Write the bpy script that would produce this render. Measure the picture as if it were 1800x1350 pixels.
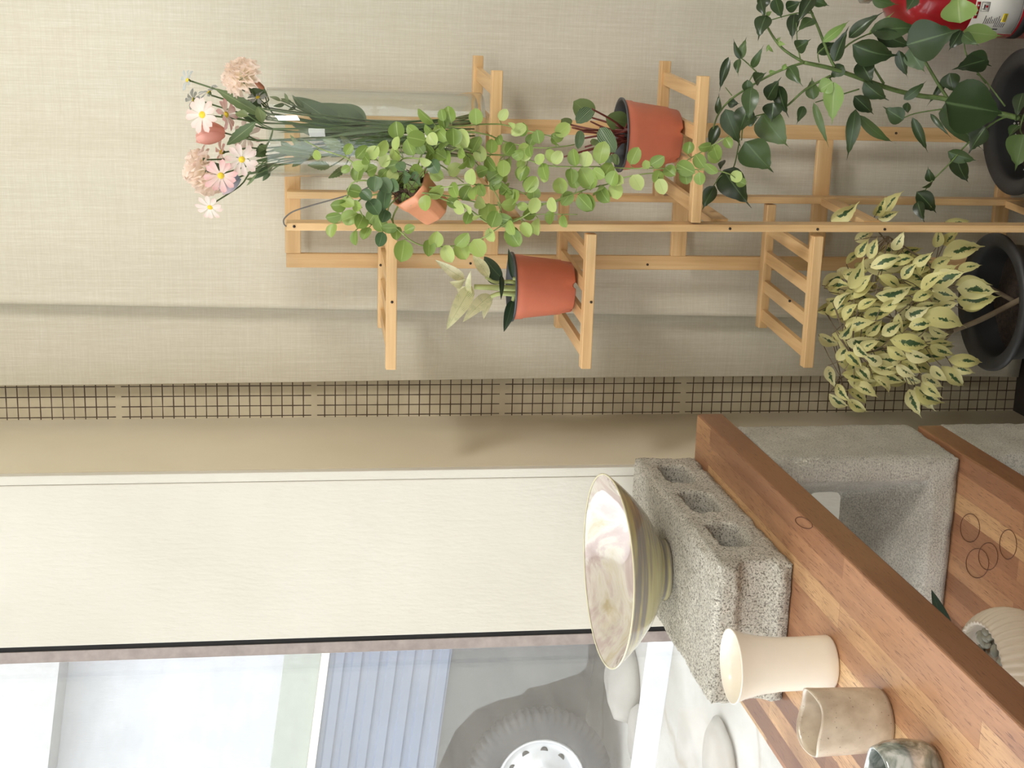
import bpy, bmesh, math, random
from mathutils import Vector, Matrix, noise
random.seed(7)
for o in list(bpy.data.objects):
    bpy.data.objects.remove(o)
SC = bpy.context.scene
COL = SC.collection

# ------------------------------------------------------------------ camera
F = 2461.0
YAW, PIT, ROL = math.radians(13.956), math.radians(8.449), math.radians(-0.354)
CZ = 1.378
_f0 = Vector((-math.sin(YAW), math.cos(YAW), 0)); _r0 = Vector((math.cos(YAW), math.sin(YAW), 0)); _u0 = Vector((0, 0, 1))
FWD = _f0 * math.cos(PIT) - _u0 * math.sin(PIT)
_up = _u0 * math.cos(PIT) + _f0 * math.sin(PIT)
RIGHT = _r0 * math.cos(ROL) + _up * math.sin(ROL)
DOWN = -(_up * math.cos(ROL) - _r0 * math.sin(ROL))
CAM = Vector((0, 0, CZ))
cd = bpy.data.cameras.new('camera'); cam = bpy.data.objects.new('camera', cd); COL.objects.link(cam)
cd.sensor_width = 36.0; cd.lens = 36.0 * F / 1800.0; cd.clip_start = 0.05
# the phone was held on its side: the picture's right is the room's down
cam.matrix_world = Matrix(((DOWN.x, RIGHT.x, -FWD.x, CAM.x), (DOWN.y, RIGHT.y, -FWD.y, CAM.y), (DOWN.z, RIGHT.z, -FWD.z, CAM.z), (0, 0, 0, 1)))
SC.camera = cam

def ray(x, y): return RIGHT * ((675 - y) / F) + DOWN * ((x - 900) / F) + FWD
def at(x, y, Y):
    d = ray(x, y); return CAM + d * (Y / d.y)
def atz(x, y, z):
    d = ray(x, y); return CAM + d * ((z - CZ) / d.z)

# ------------------------------------------------------------------ world, lights, exposure
W = bpy.data.worlds.new('World'); SC.world = W; W.use_nodes = True
bg = W.node_tree.nodes['Background']; bg.inputs[0].default_value = (0.93, 0.96, 1.0, 1); bg.inputs[1].default_value = 4.3
SC.view_settings.view_transform = 'Standard'; SC.view_settings.look = 'None'; SC.view_settings.gamma = 1.0
SC.view_settings.exposure = -0.17

def area(name, loc, target, size, size_y, energy, color):
    l = bpy.data.lights.new(name, 'AREA'); l.shape = 'RECTANGLE'; l.size = size; l.size_y = size_y; l.energy = energy; l.color = color
    o = bpy.data.objects.new(name, l); COL.objects.link(o); o.location = loc
    o.rotation_euler = (Vector(target) - Vector(loc)).to_track_quat('-Z', 'Y').to_euler()
    return o
area('ceiling_panel_light', (1.25, 0.75, 2.62), (-0.3, 2.3, 1.2), 0.5, 0.5, 46, (1.0, 0.985, 0.95))
area('ceiling_panel_light', (0.1, -0.9, 2.62), (-0.3, 1.8, 1.2), 1.2, 0.6, 26, (1.0, 0.985, 0.95))

# ------------------------------------------------------------------ materials
def s2l(c): return tuple(((v / 255.0) / 12.92 if v / 255.0 <= 0.04045 else ((v / 255.0 + 0.055) / 1.055) ** 2.4) for v in c) + (1.0,)
class NT:
    def __init__(self, name):
        self.m = bpy.data.materials.new(name); self.m.use_nodes = True
        self.t = self.m.node_tree; self.b = self.t.nodes['Principled BSDF']; self.out = self.t.nodes['Material Output']
    def n(self, typ, **kw):
        x = self.t.nodes.new(typ)
        for k, v in kw.items(): setattr(x, k, v)
        return x
    def l(self, a, b): self.t.links.new(a, b)
    def mapping(self, scale=(1, 1, 1), coord='Object', rot=(0, 0, 0)):
        tc = self.n('ShaderNodeTexCoord'); mp = self.n('ShaderNodeMapping'); mp.inputs['Scale'].default_value = scale; mp.inputs['Rotation'].default_value = rot
        self.l(tc.outputs[coord], mp.inputs[0]); return mp.outputs[0]
    def noise(self, vec, scale=5, detail=3, rough=0.5, dist=0):
        x = self.n('ShaderNodeTexNoise'); x.inputs['Scale'].default_value = scale; x.inputs['Detail'].default_value = detail
        x.inputs['Roughness'].default_value = rough; x.inputs['Distortion'].default_value = dist
        if vec is not None: self.l(vec, x.inputs['Vector'])
        return x.outputs['Fac']
    def ramp(self, fac, stops, interp='LINEAR'):
        r = self.n('ShaderNodeValToRGB'); r.color_ramp.interpolation = interp; e = r.color_ramp.elements
        while len(e) < len(stops): e.new(0.5)
        for i, (p, c) in enumerate(stops): e[i].position = p; e[i].color = c
        self.l(fac, r.inputs[0]); return r.outputs[0]
    def mix(self, fac, a, b, mode='MIX'):
        x = self.n('ShaderNodeMix', data_type='RGBA', blend_type=mode)
        for v, i in ((fac, 0), (a, 6), (b, 7)):
            if isinstance(v, (int, float)): x.inputs[i].default_value = v
            elif isinstance(v, tuple): x.inputs[i].default_value = v
            else: self.l(v, x.inputs[i])
        return x.outputs[2]
    def math(self, op, a, b=None, c=None):
        x = self.n('ShaderNodeMath', operation=op)
        for i, v in enumerate((a, b, c)):
            if v is None: continue
            if isinstance(v, (int, float)): x.inputs[i].default_value = v
            else: self.l(v, x.inputs[i])
        return x.outputs[0]
    def bump(self, h, strength=0.3, dist=0.002):
        x = self.n('ShaderNodeBump'); x.inputs['Strength'].default_value = strength; x.inputs['Distance'].default_value = dist
        self.l(h, x.inputs['Height']); self.l(x.outputs[0], self.b.inputs['Normal'])
    def color(self, c):
        if isinstance(c, tuple): self.b.inputs['Base Color'].default_value = c
        else: self.l(c, self.b.inputs['Base Color'])
    def set(self, rough=0.5, metal=0, spec=0.5, coat=0):
        self.b.inputs['Roughness'].default_value = rough; self.b.inputs['Metallic'].default_value = metal
        self.b.inputs['Specular IOR Level'].default_value = spec; self.b.inputs['Coat Weight'].default_value = coat
        return self.m

def plain(name, c, rough=0.5, metal=0, spec=0.5, var=0.06, scale=30, coat=0, bump=0):
    t = NT(name); c = s2l(c)
    n = t.noise(t.mapping(), scale, 4)
    lo = tuple(v * (1 - var) for v in c[:3]) + (1,); hi = tuple(min(1, v * (1 + var)) for v in c[:3]) + (1,)
    t.color(t.ramp(n, [(0.3, lo), (0.7, hi)]))
    if bump: t.bump(n, bump, 0.002)
    return t.set(rough, metal, spec, coat)

def bamboo(name, axis):
    t = NT(name); sc = [60, 60, 60]; sc[axis] = 2.5
    v = t.mapping(tuple(sc)); n = t.noise(v, 1.6, 4, 0.6)
    sc2 = [12, 12, 12]; sc2[axis] = 1.2
    n2 = t.noise(t.mapping(tuple(sc2)), 1.0, 2)
    c = t.ramp(n, [(0.25, s2l((196, 154, 104))), (0.5, s2l((218, 180, 128))), (0.75, s2l((232, 200, 150)))])
    c = t.mix(t.math('MULTIPLY', n2, 0.35), c, s2l((204, 162, 110)))
    t.color(c); t.bump(n, 0.15, 0.001); return t.set(0.42, 0, 0.45)

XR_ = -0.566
def butcher():
    t = NT('acacia_staves')
    tc = t.n('ShaderNodeTexCoord'); sep = t.n('ShaderNodeSeparateXYZ'); t.l(tc.outputs['Object'], sep.inputs[0])
    cmb = t.n('ShaderNodeCombineXYZ'); t.l(sep.outputs[1], cmb.inputs[0])
    t.l(t.math('ADD', sep.outputs[0], 0.566 - 0.0022 + 0.031 * 7), cmb.inputs[1])
    br = t.n('ShaderNodeTexBrick'); t.l(cmb.outputs[0], br.inputs[0]); br.offset = 0.37; br.offset_frequency = 2; br.squash = 1
    for k, v in (('Scale', 1.0), ('Mortar Size', 0.0004), ('Brick Width', 0.55), ('Row Height', 0.031), ('Bias', 0.0), ('Mortar Smooth', 0.1)): br.inputs[k].default_value = v
    br.inputs['Color1'].default_value = (0, 0, 0, 1); br.inputs['Color2'].default_value = (1, 1, 1, 1); br.inputs['Mortar'].default_value = (0.3, 0.3, 0.3, 1)
    base = t.ramp(br.outputs['Color'], [(0.0, s2l((122, 86, 62))), (0.2, s2l((150, 106, 76))), (0.42, s2l((170, 122, 88))), (0.60, s2l((184, 138, 100))), (0.78, s2l((206, 164, 118))), (0.9, s2l((222, 184, 136))), (1.0, s2l((134, 94, 68)))])
    base = t.mix(t.math('GREATER_THAN', sep.outputs[0], XR_ - 0.0022), base, s2l((142, 100, 70)))      # outermost stave as one strip, darkened to paint in the side face's shade
    g = t.noise(t.mapping((90, 5, 90)), 1.5, 5, 0.65)
    f = t.noise(t.mapping((620, 34, 620)), 1.2, 3, 0.6)
    big = t.noise(t.mapping((9, 2, 9)), 1.4, 3, 0.5, 1.2)
    c = t.mix(t.math('MULTIPLY', t.ramp(g, [(0.35, (0, 0, 0, 1)), (0.75, (1, 1, 1, 1))]), 0.4), base, s2l((120, 78, 52)))
    c = t.mix(t.ramp(f, [(0.58, (0, 0, 0, 1)), (0.66, (0.75, 0.75, 0.75, 1))]), c, s2l((96, 58, 38)))
    c = t.mix(t.ramp(big, [(0.5, (0, 0, 0, 1)), (0.72, (0.45, 0.45, 0.45, 1))]), c, s2l((110, 66, 42)))
    t.color(c); t.bump(f, 0.1, 0.001); return t.set(0.38, 0, 0.5)

def concrete(name, light=1.0, pore=1.0):
    t = NT(name); v = t.mapping()
    vo = t.n('ShaderNodeTexVoronoi'); vo.inputs['Scale'].default_value = 210; t.l(v, vo.inputs['Vector'])
    n = t.noise(v, 370, 5, 0.75); n2 = t.noise(v, 14, 4); n3 = t.noise(v, 90, 3, 0.6)
    c = t.ramp(n2, [(0.3, s2l(tuple(k * light for k in (212, 205, 190)))), (0.7, s2l(tuple(k * light for k in (232, 226, 212))))])
    c = t.mix(t.ramp(n, [(0.52, (0, 0, 0, 1)), (0.60, (0.9 * pore,) * 3 + (1,))]), c, s2l((96, 87, 74)))
    c = t.mix(t.ramp(n3, [(0.60, (0, 0, 0, 1)), (0.70, (0.35 * pore,) * 3 + (1,))]), c, s2l((140, 130, 114)))
    t.color(c); t.bump(t.math('SUBTRACT', 1.0, t.ramp(n, [(0.42, (0, 0, 0, 1)), (0.62, (1, 1, 1, 1))])), 0.7, 0.003)
    return t.set(0.95, 0, 0.1)

def linen():
    t = NT('linen_cloth')
    a = t.noise(t.mapping((420, 420, 9)), 1.0, 4, 0.7); b = t.noise(t.mapping((10, 10, 420)), 1.0, 4, 0.7); g = t.noise(t.mapping((3, 3, 2)), 1.0, 3)
    w1 = t.noise(t.mapping((1500, 1500, 60)), 1.0, 2); w2 = t.noise(t.mapping((60, 60, 1500)), 1.0, 2)
    s = t.math('ADD', t.math('ADD', t.math('MULTIPLY', a, 1.15), t.math('MULTIPLY', b, 0.65)), t.math('ADD', t.math('MULTIPLY', w1, 0.7), t.math('MULTIPLY', w2, 0.5)))
    c = t.ramp(t.math('MULTIPLY', s, 0.3333), [(0.38, s2l((204, 197, 178))), (0.5, s2l((213, 207, 190))), (0.62, s2l((225, 220, 206)))])
    c = t.mix(t.math('MULTIPLY', g, 0.25), c, s2l((202, 193, 172)))
    t.color(c); t.bump(s, 0.12, 0.001)
    return t.set(0.95, 0, 0.1)

def plaster(name, c1, c2, bump=0.25, scuffs=False):
    t = NT(name)
    n = t.noise(t.mapping((120, 120, 30)), 1.0, 5, 0.6); g = t.noise(t.mapping((4, 4, 4)), 1.0, 4)
    c = t.ramp(g, [(0.3, s2l(c1)), (0.7, s2l(c2))])
    if scuffs:
        k = t.noise(t.mapping((60, 60, 9)), 1.0, 6, 0.7)
        c = t.mix(t.ramp(k, [(0.72, (0, 0, 0, 1)), (0.8, (0.5, 0.5, 0.5, 1))]), c, s2l((190, 180, 160)))
    t.color(c); t.bump(n, bump, 0.002); return t.set(0.75, 0, 0.25)

def tiles():
    t = NT('mosaic_tiles'); tc = t.n('ShaderNodeTexCoord'); sep = t.n('ShaderNodeSeparateXYZ'); t.l(tc.outputs['Object'], sep.inputs[0])
    P = 0.0186
    x = t.math('ADD', sep.outputs[0], 0.674); z = sep.outputs[2]
    fx = t.math('ABSOLUTE', t.math('SUBTRACT', t.math('FRACT', t.math('DIVIDE', x, P)), 0.5))
    fz = t.math('ABSOLUTE', t.math('SUBTRACT', t.math('FRACT', t.math('DIVIDE', z, P * 1.03)), 0.5))
    wob = t.noise(t.mapping((30, 30, 30)), 1.0, 3)
    thr = t.math('ADD', 0.425, t.math('MULTIPLY', wob, 0.05))
    gl = t.math('MAXIMUM', t.math('GREATER_THAN', fx, thr), t.math('GREATER_THAN', fz, thr))
    # the seams between the tile sheets were left without dark grout
    seam = t.math('ABSOLUTE', t.math('SUBTRACT', t.math('FRACT', t.math('DIVIDE', t.math('ADD', z, 0.02), 0.345)), 0.5))
    gl = t.math('MULTIPLY', gl, t.math('LESS_THAN', seam, 0.485))
    n = t.noise(t.mapping((16, 16, 16)), 1.0, 4)
    c = t.ramp(n, [(0.3, s2l((192, 180, 154))), (0.7, s2l((210, 199, 174)))])
    c = t.mix(gl, c, s2l((78, 62, 50))); t.color(c)
    t.bump(t.math('SUBTRACT', 1.0, gl), 0.3, 0.002); return t.set(0.45, 0, 0.4)

def leafmat(name, stops, vein=None, pattern=None, rough=0.42, trans=0.25, tcol=None):
    """stops: ramp over the per-leaf random number; pattern: 'ficus', 'stripe', 'cream'"""
    t = NT(name)
    at_ = t.n('ShaderNodeAttribute', attribute_name='rnd'); r = at_.outputs['Fac']
    c = t.ramp(r, stops)
    uv = t.n('ShaderNodeUVMap', uv_map='UVMap'); sep = t.n('ShaderNodeSeparateXYZ'); t.l(uv.outputs[0], sep.inputs[0])
    u, v = sep.outputs[0], sep.outputs[1]      # u along 0..1, v across 0..1
    av = t.math('ABSOLUTE', t.math('SUBTRACT', v, 0.5))
    if pattern == 'ficus':
        cb = t.n('ShaderNodeCombineXYZ'); t.l(t.math('MULTIPLY', u, 6), cb.inputs[0]); t.l(t.math('MULTIPLY', v, 3), cb.inputs[1]); t.l(t.math('MULTIPLY', r, 40), cb.inputs[2])
        n = t.noise(cb.outputs[0], 1.6, 4, 0.7)
        env = t.math('MULTIPLY', t.math('SUBTRACT', 1.0, t.math('MULTIPLY', av, 3.2)), t.math('SUBTRACT', 1.0, t.math('MULTIPLY', t.math('ABSOLUTE', t.math('SUBTRACT', u, 0.45)), 1.7)))
        k = t.math('ADD', t.math('MULTIPLY', env, 0.62), t.math('SUBTRACT', n, 0.5))
        k2 = t.math('SUBTRACT', k, t.math('MULTIPLY', t.math('FRACT', t.math('MULTIPLY', r, 7.3)), 0.18))
        c = t.mix(t.ramp(k2, [(0.24, (0, 0, 0, 1)), (0.28, (1, 1, 1, 1))]), c, s2l((68, 96, 58)))
    elif pattern == 'stripe':
        w = t.math('SINE', t.math('MULTIPLY', t.math('MULTIPLY', av, t.math('ADD', 0.7, u)), 55.0))
        c = t.mix(t.ramp(w, [(0.35, (0, 0, 0, 1)), (0.75, (0.8, 0.8, 0.8, 1))]), c, s2l((158, 176, 142)))
    elif pattern == 'cream':
        w = t.math('SINE', t.math('ADD', t.math('MULTIPLY', u, 70.0), t.math('MULTIPLY', av, 60.0)))
        n = t.noise(t.mapping((40, 40, 40)), 2.0, 3)
        k = t.math('MULTIPLY', t.ramp(w, [(0.3, (0, 0, 0, 1)), (0.8, (1, 1, 1, 1))]), t.ramp(n, [(0.45, (0, 0, 0, 1)), (0.62, (1, 1, 1, 1))]))
        c = t.mix(t.math('MULTIPLY', k, 0.75), c, s2l((140, 156, 92)))
    if vein:
        c = t.mix(t.ramp(av, [(0.012, (0.7, 0.7, 0.7, 1)), (0.035, (0, 0, 0, 1))]), c, s2l(vein))
    t.color(c); t.set(rough, 0, 0.45)
    tr = t.n('ShaderNodeBsdfTranslucent'); t.l(c, tr.inputs[0])
    ms = t.n('ShaderNodeMixShader'); ms.inputs[0].default_value = trans
    t.l(t.b.outputs[0], ms.inputs[1]); t.l(tr.outputs[0], ms.inputs[2]); t.l(ms.outputs[0], t.out.inputs[0])
    return t.m

def thinglass(name, tint=(1, 1, 1, 1), haze=0.0, f_scale=1.0, ior=1.45, rough=0.0):
    t = NT(name); t.t.nodes.remove(t.b)
    tr = t.n('ShaderNodeBsdfTransparent'); tr.inputs[0].default_value = tint
    gl = t.n('ShaderNodeBsdfGlossy'); gl.inputs['Roughness'].default_value = rough
    geo = t.n('ShaderNodeNewGeometry'); dt = t.n('ShaderNodeVectorMath', operation='DOT_PRODUCT'); t.l(geo.outputs['Incoming'], dt.inputs[0]); t.l(geo.outputs['Normal'], dt.inputs[1])
    f0 = ((ior - 1) / (ior + 1)) ** 2
    fr = t.math('ADD', f0, t.math('MULTIPLY', 1 - f0, t.math('POWER', t.math('SUBTRACT', 1.0, t.math('ABSOLUTE', dt.outputs['Value'])), 5.0)))
    ms = t.n('ShaderNodeMixShader'); t.l(t.math('MULTIPLY', fr, f_scale), ms.inputs[0]); t.l(tr.outputs[0], ms.inputs[1]); t.l(gl.outputs[0], ms.inputs[2])
    o = ms.outputs[0]
    if haze:  # pale diffuse film paints the washed-out reflection haze into the glass
        df = t.n('ShaderNodeBsdfDiffuse'); df.inputs[0].default_value = (0.9, 0.9, 0.9, 1)
        m2 = t.n('ShaderNodeMixShader')
        n = t.noise(t.mapping((6, 3, 30)), 1.0, 5, 0.65); t.l(t.math('MULTIPLY', t.ramp(n, [(0.3, (0.6, 0.6, 0.6, 1)), (0.75, (1.3, 1.3, 1.3, 1))]), haze), m2.inputs[0])
        t.l(o, m2.inputs[1]); t.l(df.outputs[0], m2.inputs[2]); o = m2.outputs[0]
    t.l(o, t.out.inputs[0]); return t.m

M = {}
for i, k in enumerate('xyz'): M['bam' + k] = bamboo('bamboo_grain_' + k, i)
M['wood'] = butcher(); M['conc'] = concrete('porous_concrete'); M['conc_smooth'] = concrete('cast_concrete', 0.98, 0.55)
M['linen'] = linen(); M['tile'] = tiles()
M['white'] = plaster('white_painted_panel', (211, 206, 193), (219, 214, 202), 0.45, True)
M['beige'] = plaster('beige_paint', (216, 205, 180), (223, 213, 190), 0.08)
M['floor'] = plain('dark_floor', (70, 62, 58), 0.7)
M['cream_wall'] = plaster('cream_wall_paint', (232, 227, 216), (238, 233, 222), 0.05)
M['black'] = plain('black_gap', (24, 22, 22), 0.8)
M['frame'] = plain('weathered_frame_wood', (160, 148, 142), 0.6, var=0.15, scale=60)
M['pane'] = thinglass('window_pane', (0.97, 0.98, 0.98, 1), 0.13, 0.8)
M['vase'] = thinglass('vase_glass', (0.97, 0.985, 0.975, 1), 0.0, 1.5, 1.5)
M['terra'] = plain('terracotta_plastic', (208, 120, 94), 0.45, var=0.05, bump=0.05)
M['terra_pale'] = plain('pale_terracotta_plastic', (220, 150, 112), 0.35, var=0.08)
M['potgrey'] = plain('charcoal_plastic', (74, 76, 80), 0.45)
M['potblack'] = plain('black_plastic', (52, 52, 53), 0.5, var=0.1)
M['soil'] = plain('dark_potting_soil', (52, 40, 32), 0.95, var=0.5, scale=160, bump=0.8)
M['bark'] = plain('root_bark', (92, 74, 58), 0.9, var=0.3, scale=200, bump=0.5)

# ------------------------------------------------------------------ object helpers
def link(name, me, mat=None, parent=None, kind=None):
    o = bpy.data.objects.new(name, me); COL.objects.link(o)
    if mat is not None:
        for m in (mat if isinstance(mat, (list, tuple)) else [mat]): me.materials.append(m)
    if parent is not None:
        o.parent = parent; o.matrix_parent_inverse = Matrix.Translation(-parent.location)
    if kind: o['kind'] = kind
    return o
def tag(o, label, cat, group=None):
    o['label'] = label; o['category'] = cat
    if group: o['group'] = group
    return o
def thing(name, label, cat, loc, group=None):
    o = bpy.data.objects.new(name, None); COL.objects.link(o); o.location = loc; o.empty_display_size = 0.03
    return tag(o, label, cat, group)
class MB:
    """collects shapes; build() links them as one mesh"""
    def __init__(self): self.v = []; self.f = []; self.sm = []; self.mi = []; self.uv = {}; self.r = []
    def add(self, vs, fs, smooth=True, mi=0, rnd=0.5, uvs=None):
        b = len(self.v); self.v += [tuple(p) for p in vs]; self.r += [rnd] * len(vs)
        for i, f in enumerate(fs):
            if uvs: self.uv[len(self.f)] = [uvs[j] for j in f]
            self.f.append(tuple(j + b for j in f)); self.sm.append(smooth); self.mi.append(mi)
    def box(self, c0, c1, bev=0.0, mi=0):
        x0, y0, z0 = c0; x1, y1, z1 = c1
        if not bev:
            vs = [(x, y, z) for x in (x0, x1) for y in (y0, y1) for z in (z0, z1)]
            self.add(vs, [(0, 1, 3, 2), (4, 6, 7, 5), (0, 4, 5, 1), (2, 3, 7, 6), (0, 2, 6, 4), (1, 5, 7, 3)], False, mi); return
        bm = bmesh.new(); bmesh.ops.create_cube(bm, size=1)
        for v in bm.verts: v.co = Vector(((x0 + x1) / 2 + v.co.x * (x1 - x0), (y0 + y1) / 2 + v.co.y * (y1 - y0), (z0 + z1) / 2 + v.co.z * (z1 - z0)))
        bmesh.ops.bevel(bm, geom=bm.edges[:], offset=bev, segments=2, affect='EDGES', profile=0.5)
        bm.verts.index_update(); self.add([v.co for v in bm.verts], [[v.index for v in f.verts] for f in bm.faces], False, mi); bm.free()
    def hexa(self, p, mi=0):    # 8 points: bottom loop 4, top loop 4
        self.add(p, [(3, 2, 1, 0), (4, 5, 6, 7), (0, 1, 5, 4), (1, 2, 6, 5), (2, 3, 7, 6), (3, 0, 4, 7)], False, mi)
    def tube(self, pts, r, seg=7, cap=True, r2=None, smooth=True, rnd=0.5):
        pts = [Vector(p) for p in pts]; n = len(pts); vs = []; prev = None
        for i, p in enumerate(pts):
            d = (pts[min(i + 1, n - 1)] - pts[max(i - 1, 0)]).normalized()
            a = prev if prev is not None else (Vector((0, 0, 1)) if abs(d.z) < 0.9 else Vector((1, 0, 0)))
            s = (a - d * a.dot(d)); s = s.normalized() if s.length > 1e-6 else d.orthogonal().normalized(); prev = s; t = d.cross(s)
            rr = r if r2 is None else r + (r2 - r) * i / (n - 1)
            for k in range(seg):
                an = 2 * math.pi * k / seg; vs.append(p + (s * math.cos(an) + t * math.sin(an)) * rr)
        fs = [(i * seg + k, i * seg + (k + 1) % seg, (i + 1) * seg + (k + 1) % seg, (i + 1) * seg + k) for i in range(n - 1) for k in range(seg)]
        if cap: fs += [tuple(range(seg))[::-1], tuple((n - 1) * seg + k for k in range(seg))]
        self.add(vs, fs, smooth, 0, rnd)
    def lathe(self, prof, c=(0, 0, 0), seg=48, closed=False, fn=None, mi=0, M_=None):
        vs = []; n = len(prof)
        for i, (r, z) in enumerate(prof):
            for k in range(seg):
                a = 2 * math.pi * k / seg; p = Vector((r * math.cos(a), r * math.sin(a), z))
                if fn: p = fn(p, i, a)
                if M_ is not None: p = M_ @ p
                vs.append(p + Vector(c))
        fs = [(i * seg + k, i * seg + (k + 1) % seg, (i + 1) * seg + (k + 1) % seg, (i + 1) * seg + k) for i in range(n - 1 if not closed else n) for k in range(seg)] if not closed else \
             [(i * seg + k, i * seg + (k + 1) % seg, ((i + 1) % n) * seg + (k + 1) % seg, ((i + 1) % n) * seg + k) for i in range(n) for k in range(seg)]
        self.add(vs, fs, True, mi)
    def build(self, name, mat, parent=None, kind=None):
        me = bpy.data.meshes.new(name); me.from_pydata(self.v, [], self.f)
        me.polygons.foreach_set('use_smooth', self.sm); me.polygons.foreach_set('material_index', self.mi)
        if self.uv:
            ul = me.uv_layers.new(name='UVMap'); fl = []
            for i, f in enumerate(self.f): fl += [c for q in self.uv.get(i, [(0.5, 0.5)] * len(f)) for c in q]
            ul.data.foreach_set('uv', fl)
        a = me.attributes.new('rnd', 'FLOAT', 'POINT'); a.data.foreach_set('value', self.r)
        me.update(); return link(name, me, mat, parent, kind)
def smooth_path(pts, sub=6):
    pts = [Vector(p) for p in pts]; out = []
    for i in range(len(pts) - 1):
        p0, p1, p2, p3 = pts[max(i - 1, 0)], pts[i], pts[i + 1], pts[min(i + 2, len(pts) - 1)]
        for k in range(sub):
            t = k / sub; out.append(0.5 * ((2 * p1) + (p2 - p0) * t + (2 * p0 - 5 * p1 + 4 * p2 - p3) * t * t + (3 * p1 - p0 - 3 * p2 + p3) * t ** 3))
    return out + [pts[-1]]
SH = {
 'round': lambda u: (math.sin(math.pi * u ** 0.92) ** 0.52) if 0 < u < 1 else 0.0,
 'ficus': lambda u: (math.sin(math.pi * min(u / 0.82, 1) ** 0.72) ** 0.9 if 0 < u < 0.82 else 0.0) + (0.16 * (1 - u) / 0.3 if u > 0.7 else 0),
 'heart': lambda u: (math.sin(math.pi * min(u / 0.80, 1) ** 0.62) ** 0.72 if 0 < u < 0.80 else 0.0) + (0.13 * (1 - u) / 0.28 if u > 0.72 else 0),
 'ovate': lambda u: math.sin(math.pi * u ** 0.72) ** 0.85 if 0 < u < 1 else 0.0,
 'lance': lambda u: math.sin(math.pi * u ** 0.9) ** 0.9 if 0 < u < 1 else 0.0,
 'petal': lambda u: (0.25 + 0.75 * min(u / 0.7, 1)) * (1 if u < 0.75 else max(0, 1 - ((u - 0.75) / 0.25) ** 2) ** 0.5),
}
def leaf(mb, b, t, w, hint, shape='ovate', cup=0.25, droop=0.08, nu=10, nv=4, wave=0.0, serr=0.0, rnd=None):
    b = Vector(b); t = Vector(t); a = t - b; L = a.length; a = a / L
    n = Vector(hint); n = n - a * n.dot(a)
    n = n.normalized() if n.length > 1e-4 else a.orthogonal().normalized(); s = a.cross(n); fn = SH[shape]
    vs = []; uv = []; ph = random.random() * 6.3
    for i in range(nu + 1):
        u = i / nu; hw = fn(u) * w / 2
        if serr and 0 < i < nu: hw *= 1 + serr * (1 if i % 2 else -1)
        for j in range(nv + 1):
            v = 2 * j / nv - 1
            vs.append(b + a * (u * L) + s * (v * hw) + n * (droop * L * math.sin(math.pi * u) + cup * hw * (v * v) + wave * w * math.sin(9 * u + ph) * v))
            uv.append((u, (v + 1) / 2))
    fs = [(i * (nv + 1) + j, i * (nv + 1) + j + 1, (i + 1) * (nv + 1) + j + 1, (i + 1) * (nv + 1) + j) for i in range(nu) for j in range(nv)]
    mb.add(vs, fs, True, 0, random.random() if rnd is None else rnd, uv)
def rv(k): return Vector((random.uniform(-k, k), random.uniform(-k, k), random.uniform(-k, k)))
def tocam(p): return (CAM - Vector(p)).normalized()
def eval_mesh(o):
    dg = bpy.context.evaluated_depsgraph_get(); me = bpy.data.meshes.new_from_object(o.evaluated_get(dg)); return me

# ------------------------------------------------------------------ room
YW, XP, YP, XG = 2.486, -0.678, 2.170, -0.995
m = MB(); m.box((XP - 0.34, YW, -0.02), (2.6, YW + 0.1, 2.7)); m.build('wall_back', M['tile'], kind='structure')
m = MB(); m.box((XG + 0.03, YP + 0.004, 0), (XP, YW, 2.7), 0); m.build('wall_left', M['beige'], kind='structure')
m = MB(); m.box((XG + 0.03, YP - 0.012, 0), (XP - 0.0165, YP + 0.004, 2.7), 0.0015); m.build('trim_1', M['white'], kind='structure')
m = MB(); m.box((XP - 0.016, YP - 0.0112, 0), (XP - 0.001, YP + 0.004, 2.7), 0.001); m.build('trim_2', M['white'], kind='structure')
m = MB(); m.box((XG - 0.02, -2.4, -0.1), (2.6, YW, 0)); m.build('floor', M['floor'], kind='structure')
m = MB(); m.box((XG - 0.02, -2.4, 2.7), (2.6, YW, 2.78)); m.build('ceiling', M['cream_wall'], kind='structure')
m = MB(); m.box((XG - 0.02, -2.5, 0), (2.7, -2.4, 2.7)); m.build('wall_front', M['cream_wall'], kind='structure')
m = MB(); m.box((2.6, -2.4, 0), (2.7, YW, 2.7)); m.build('wall_right', M['cream_wall'], kind='structure')
# shop window along the left side: dark joint, wooden jamb, pane
m = MB(); m.box((XG - 0.002, -2.4, 0.03), (XG + 0.002, YP - 0.004, 2.66)); win = m.build('window_1', M['pane'], kind='structure')
m = MB(); m.box((XG + 0.002, YP - 0.011, 0.0), (XG + 0.021, YP + 0.03, 2.7)); m.build('window_jamb', M['frame'], win, 'structure')
m = MB(); m.box((XG + 0.021, YP - 0.009, 0.0), (XG + 0.0298, YP + 0.03, 2.7)); m.build('window_joint', M['black'], win, 'structure')
m = MB(); m.box((XG - 0.03, -2.4, 0.0), (XG + 0.03, YP - 0.006, 0.03)); m.box((XG - 0.03, -2.4, 2.66), (XG + 0.03, YP - 0.006, 2.7)); m.build('window_rail', M['frame'], win, 'structure')

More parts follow.
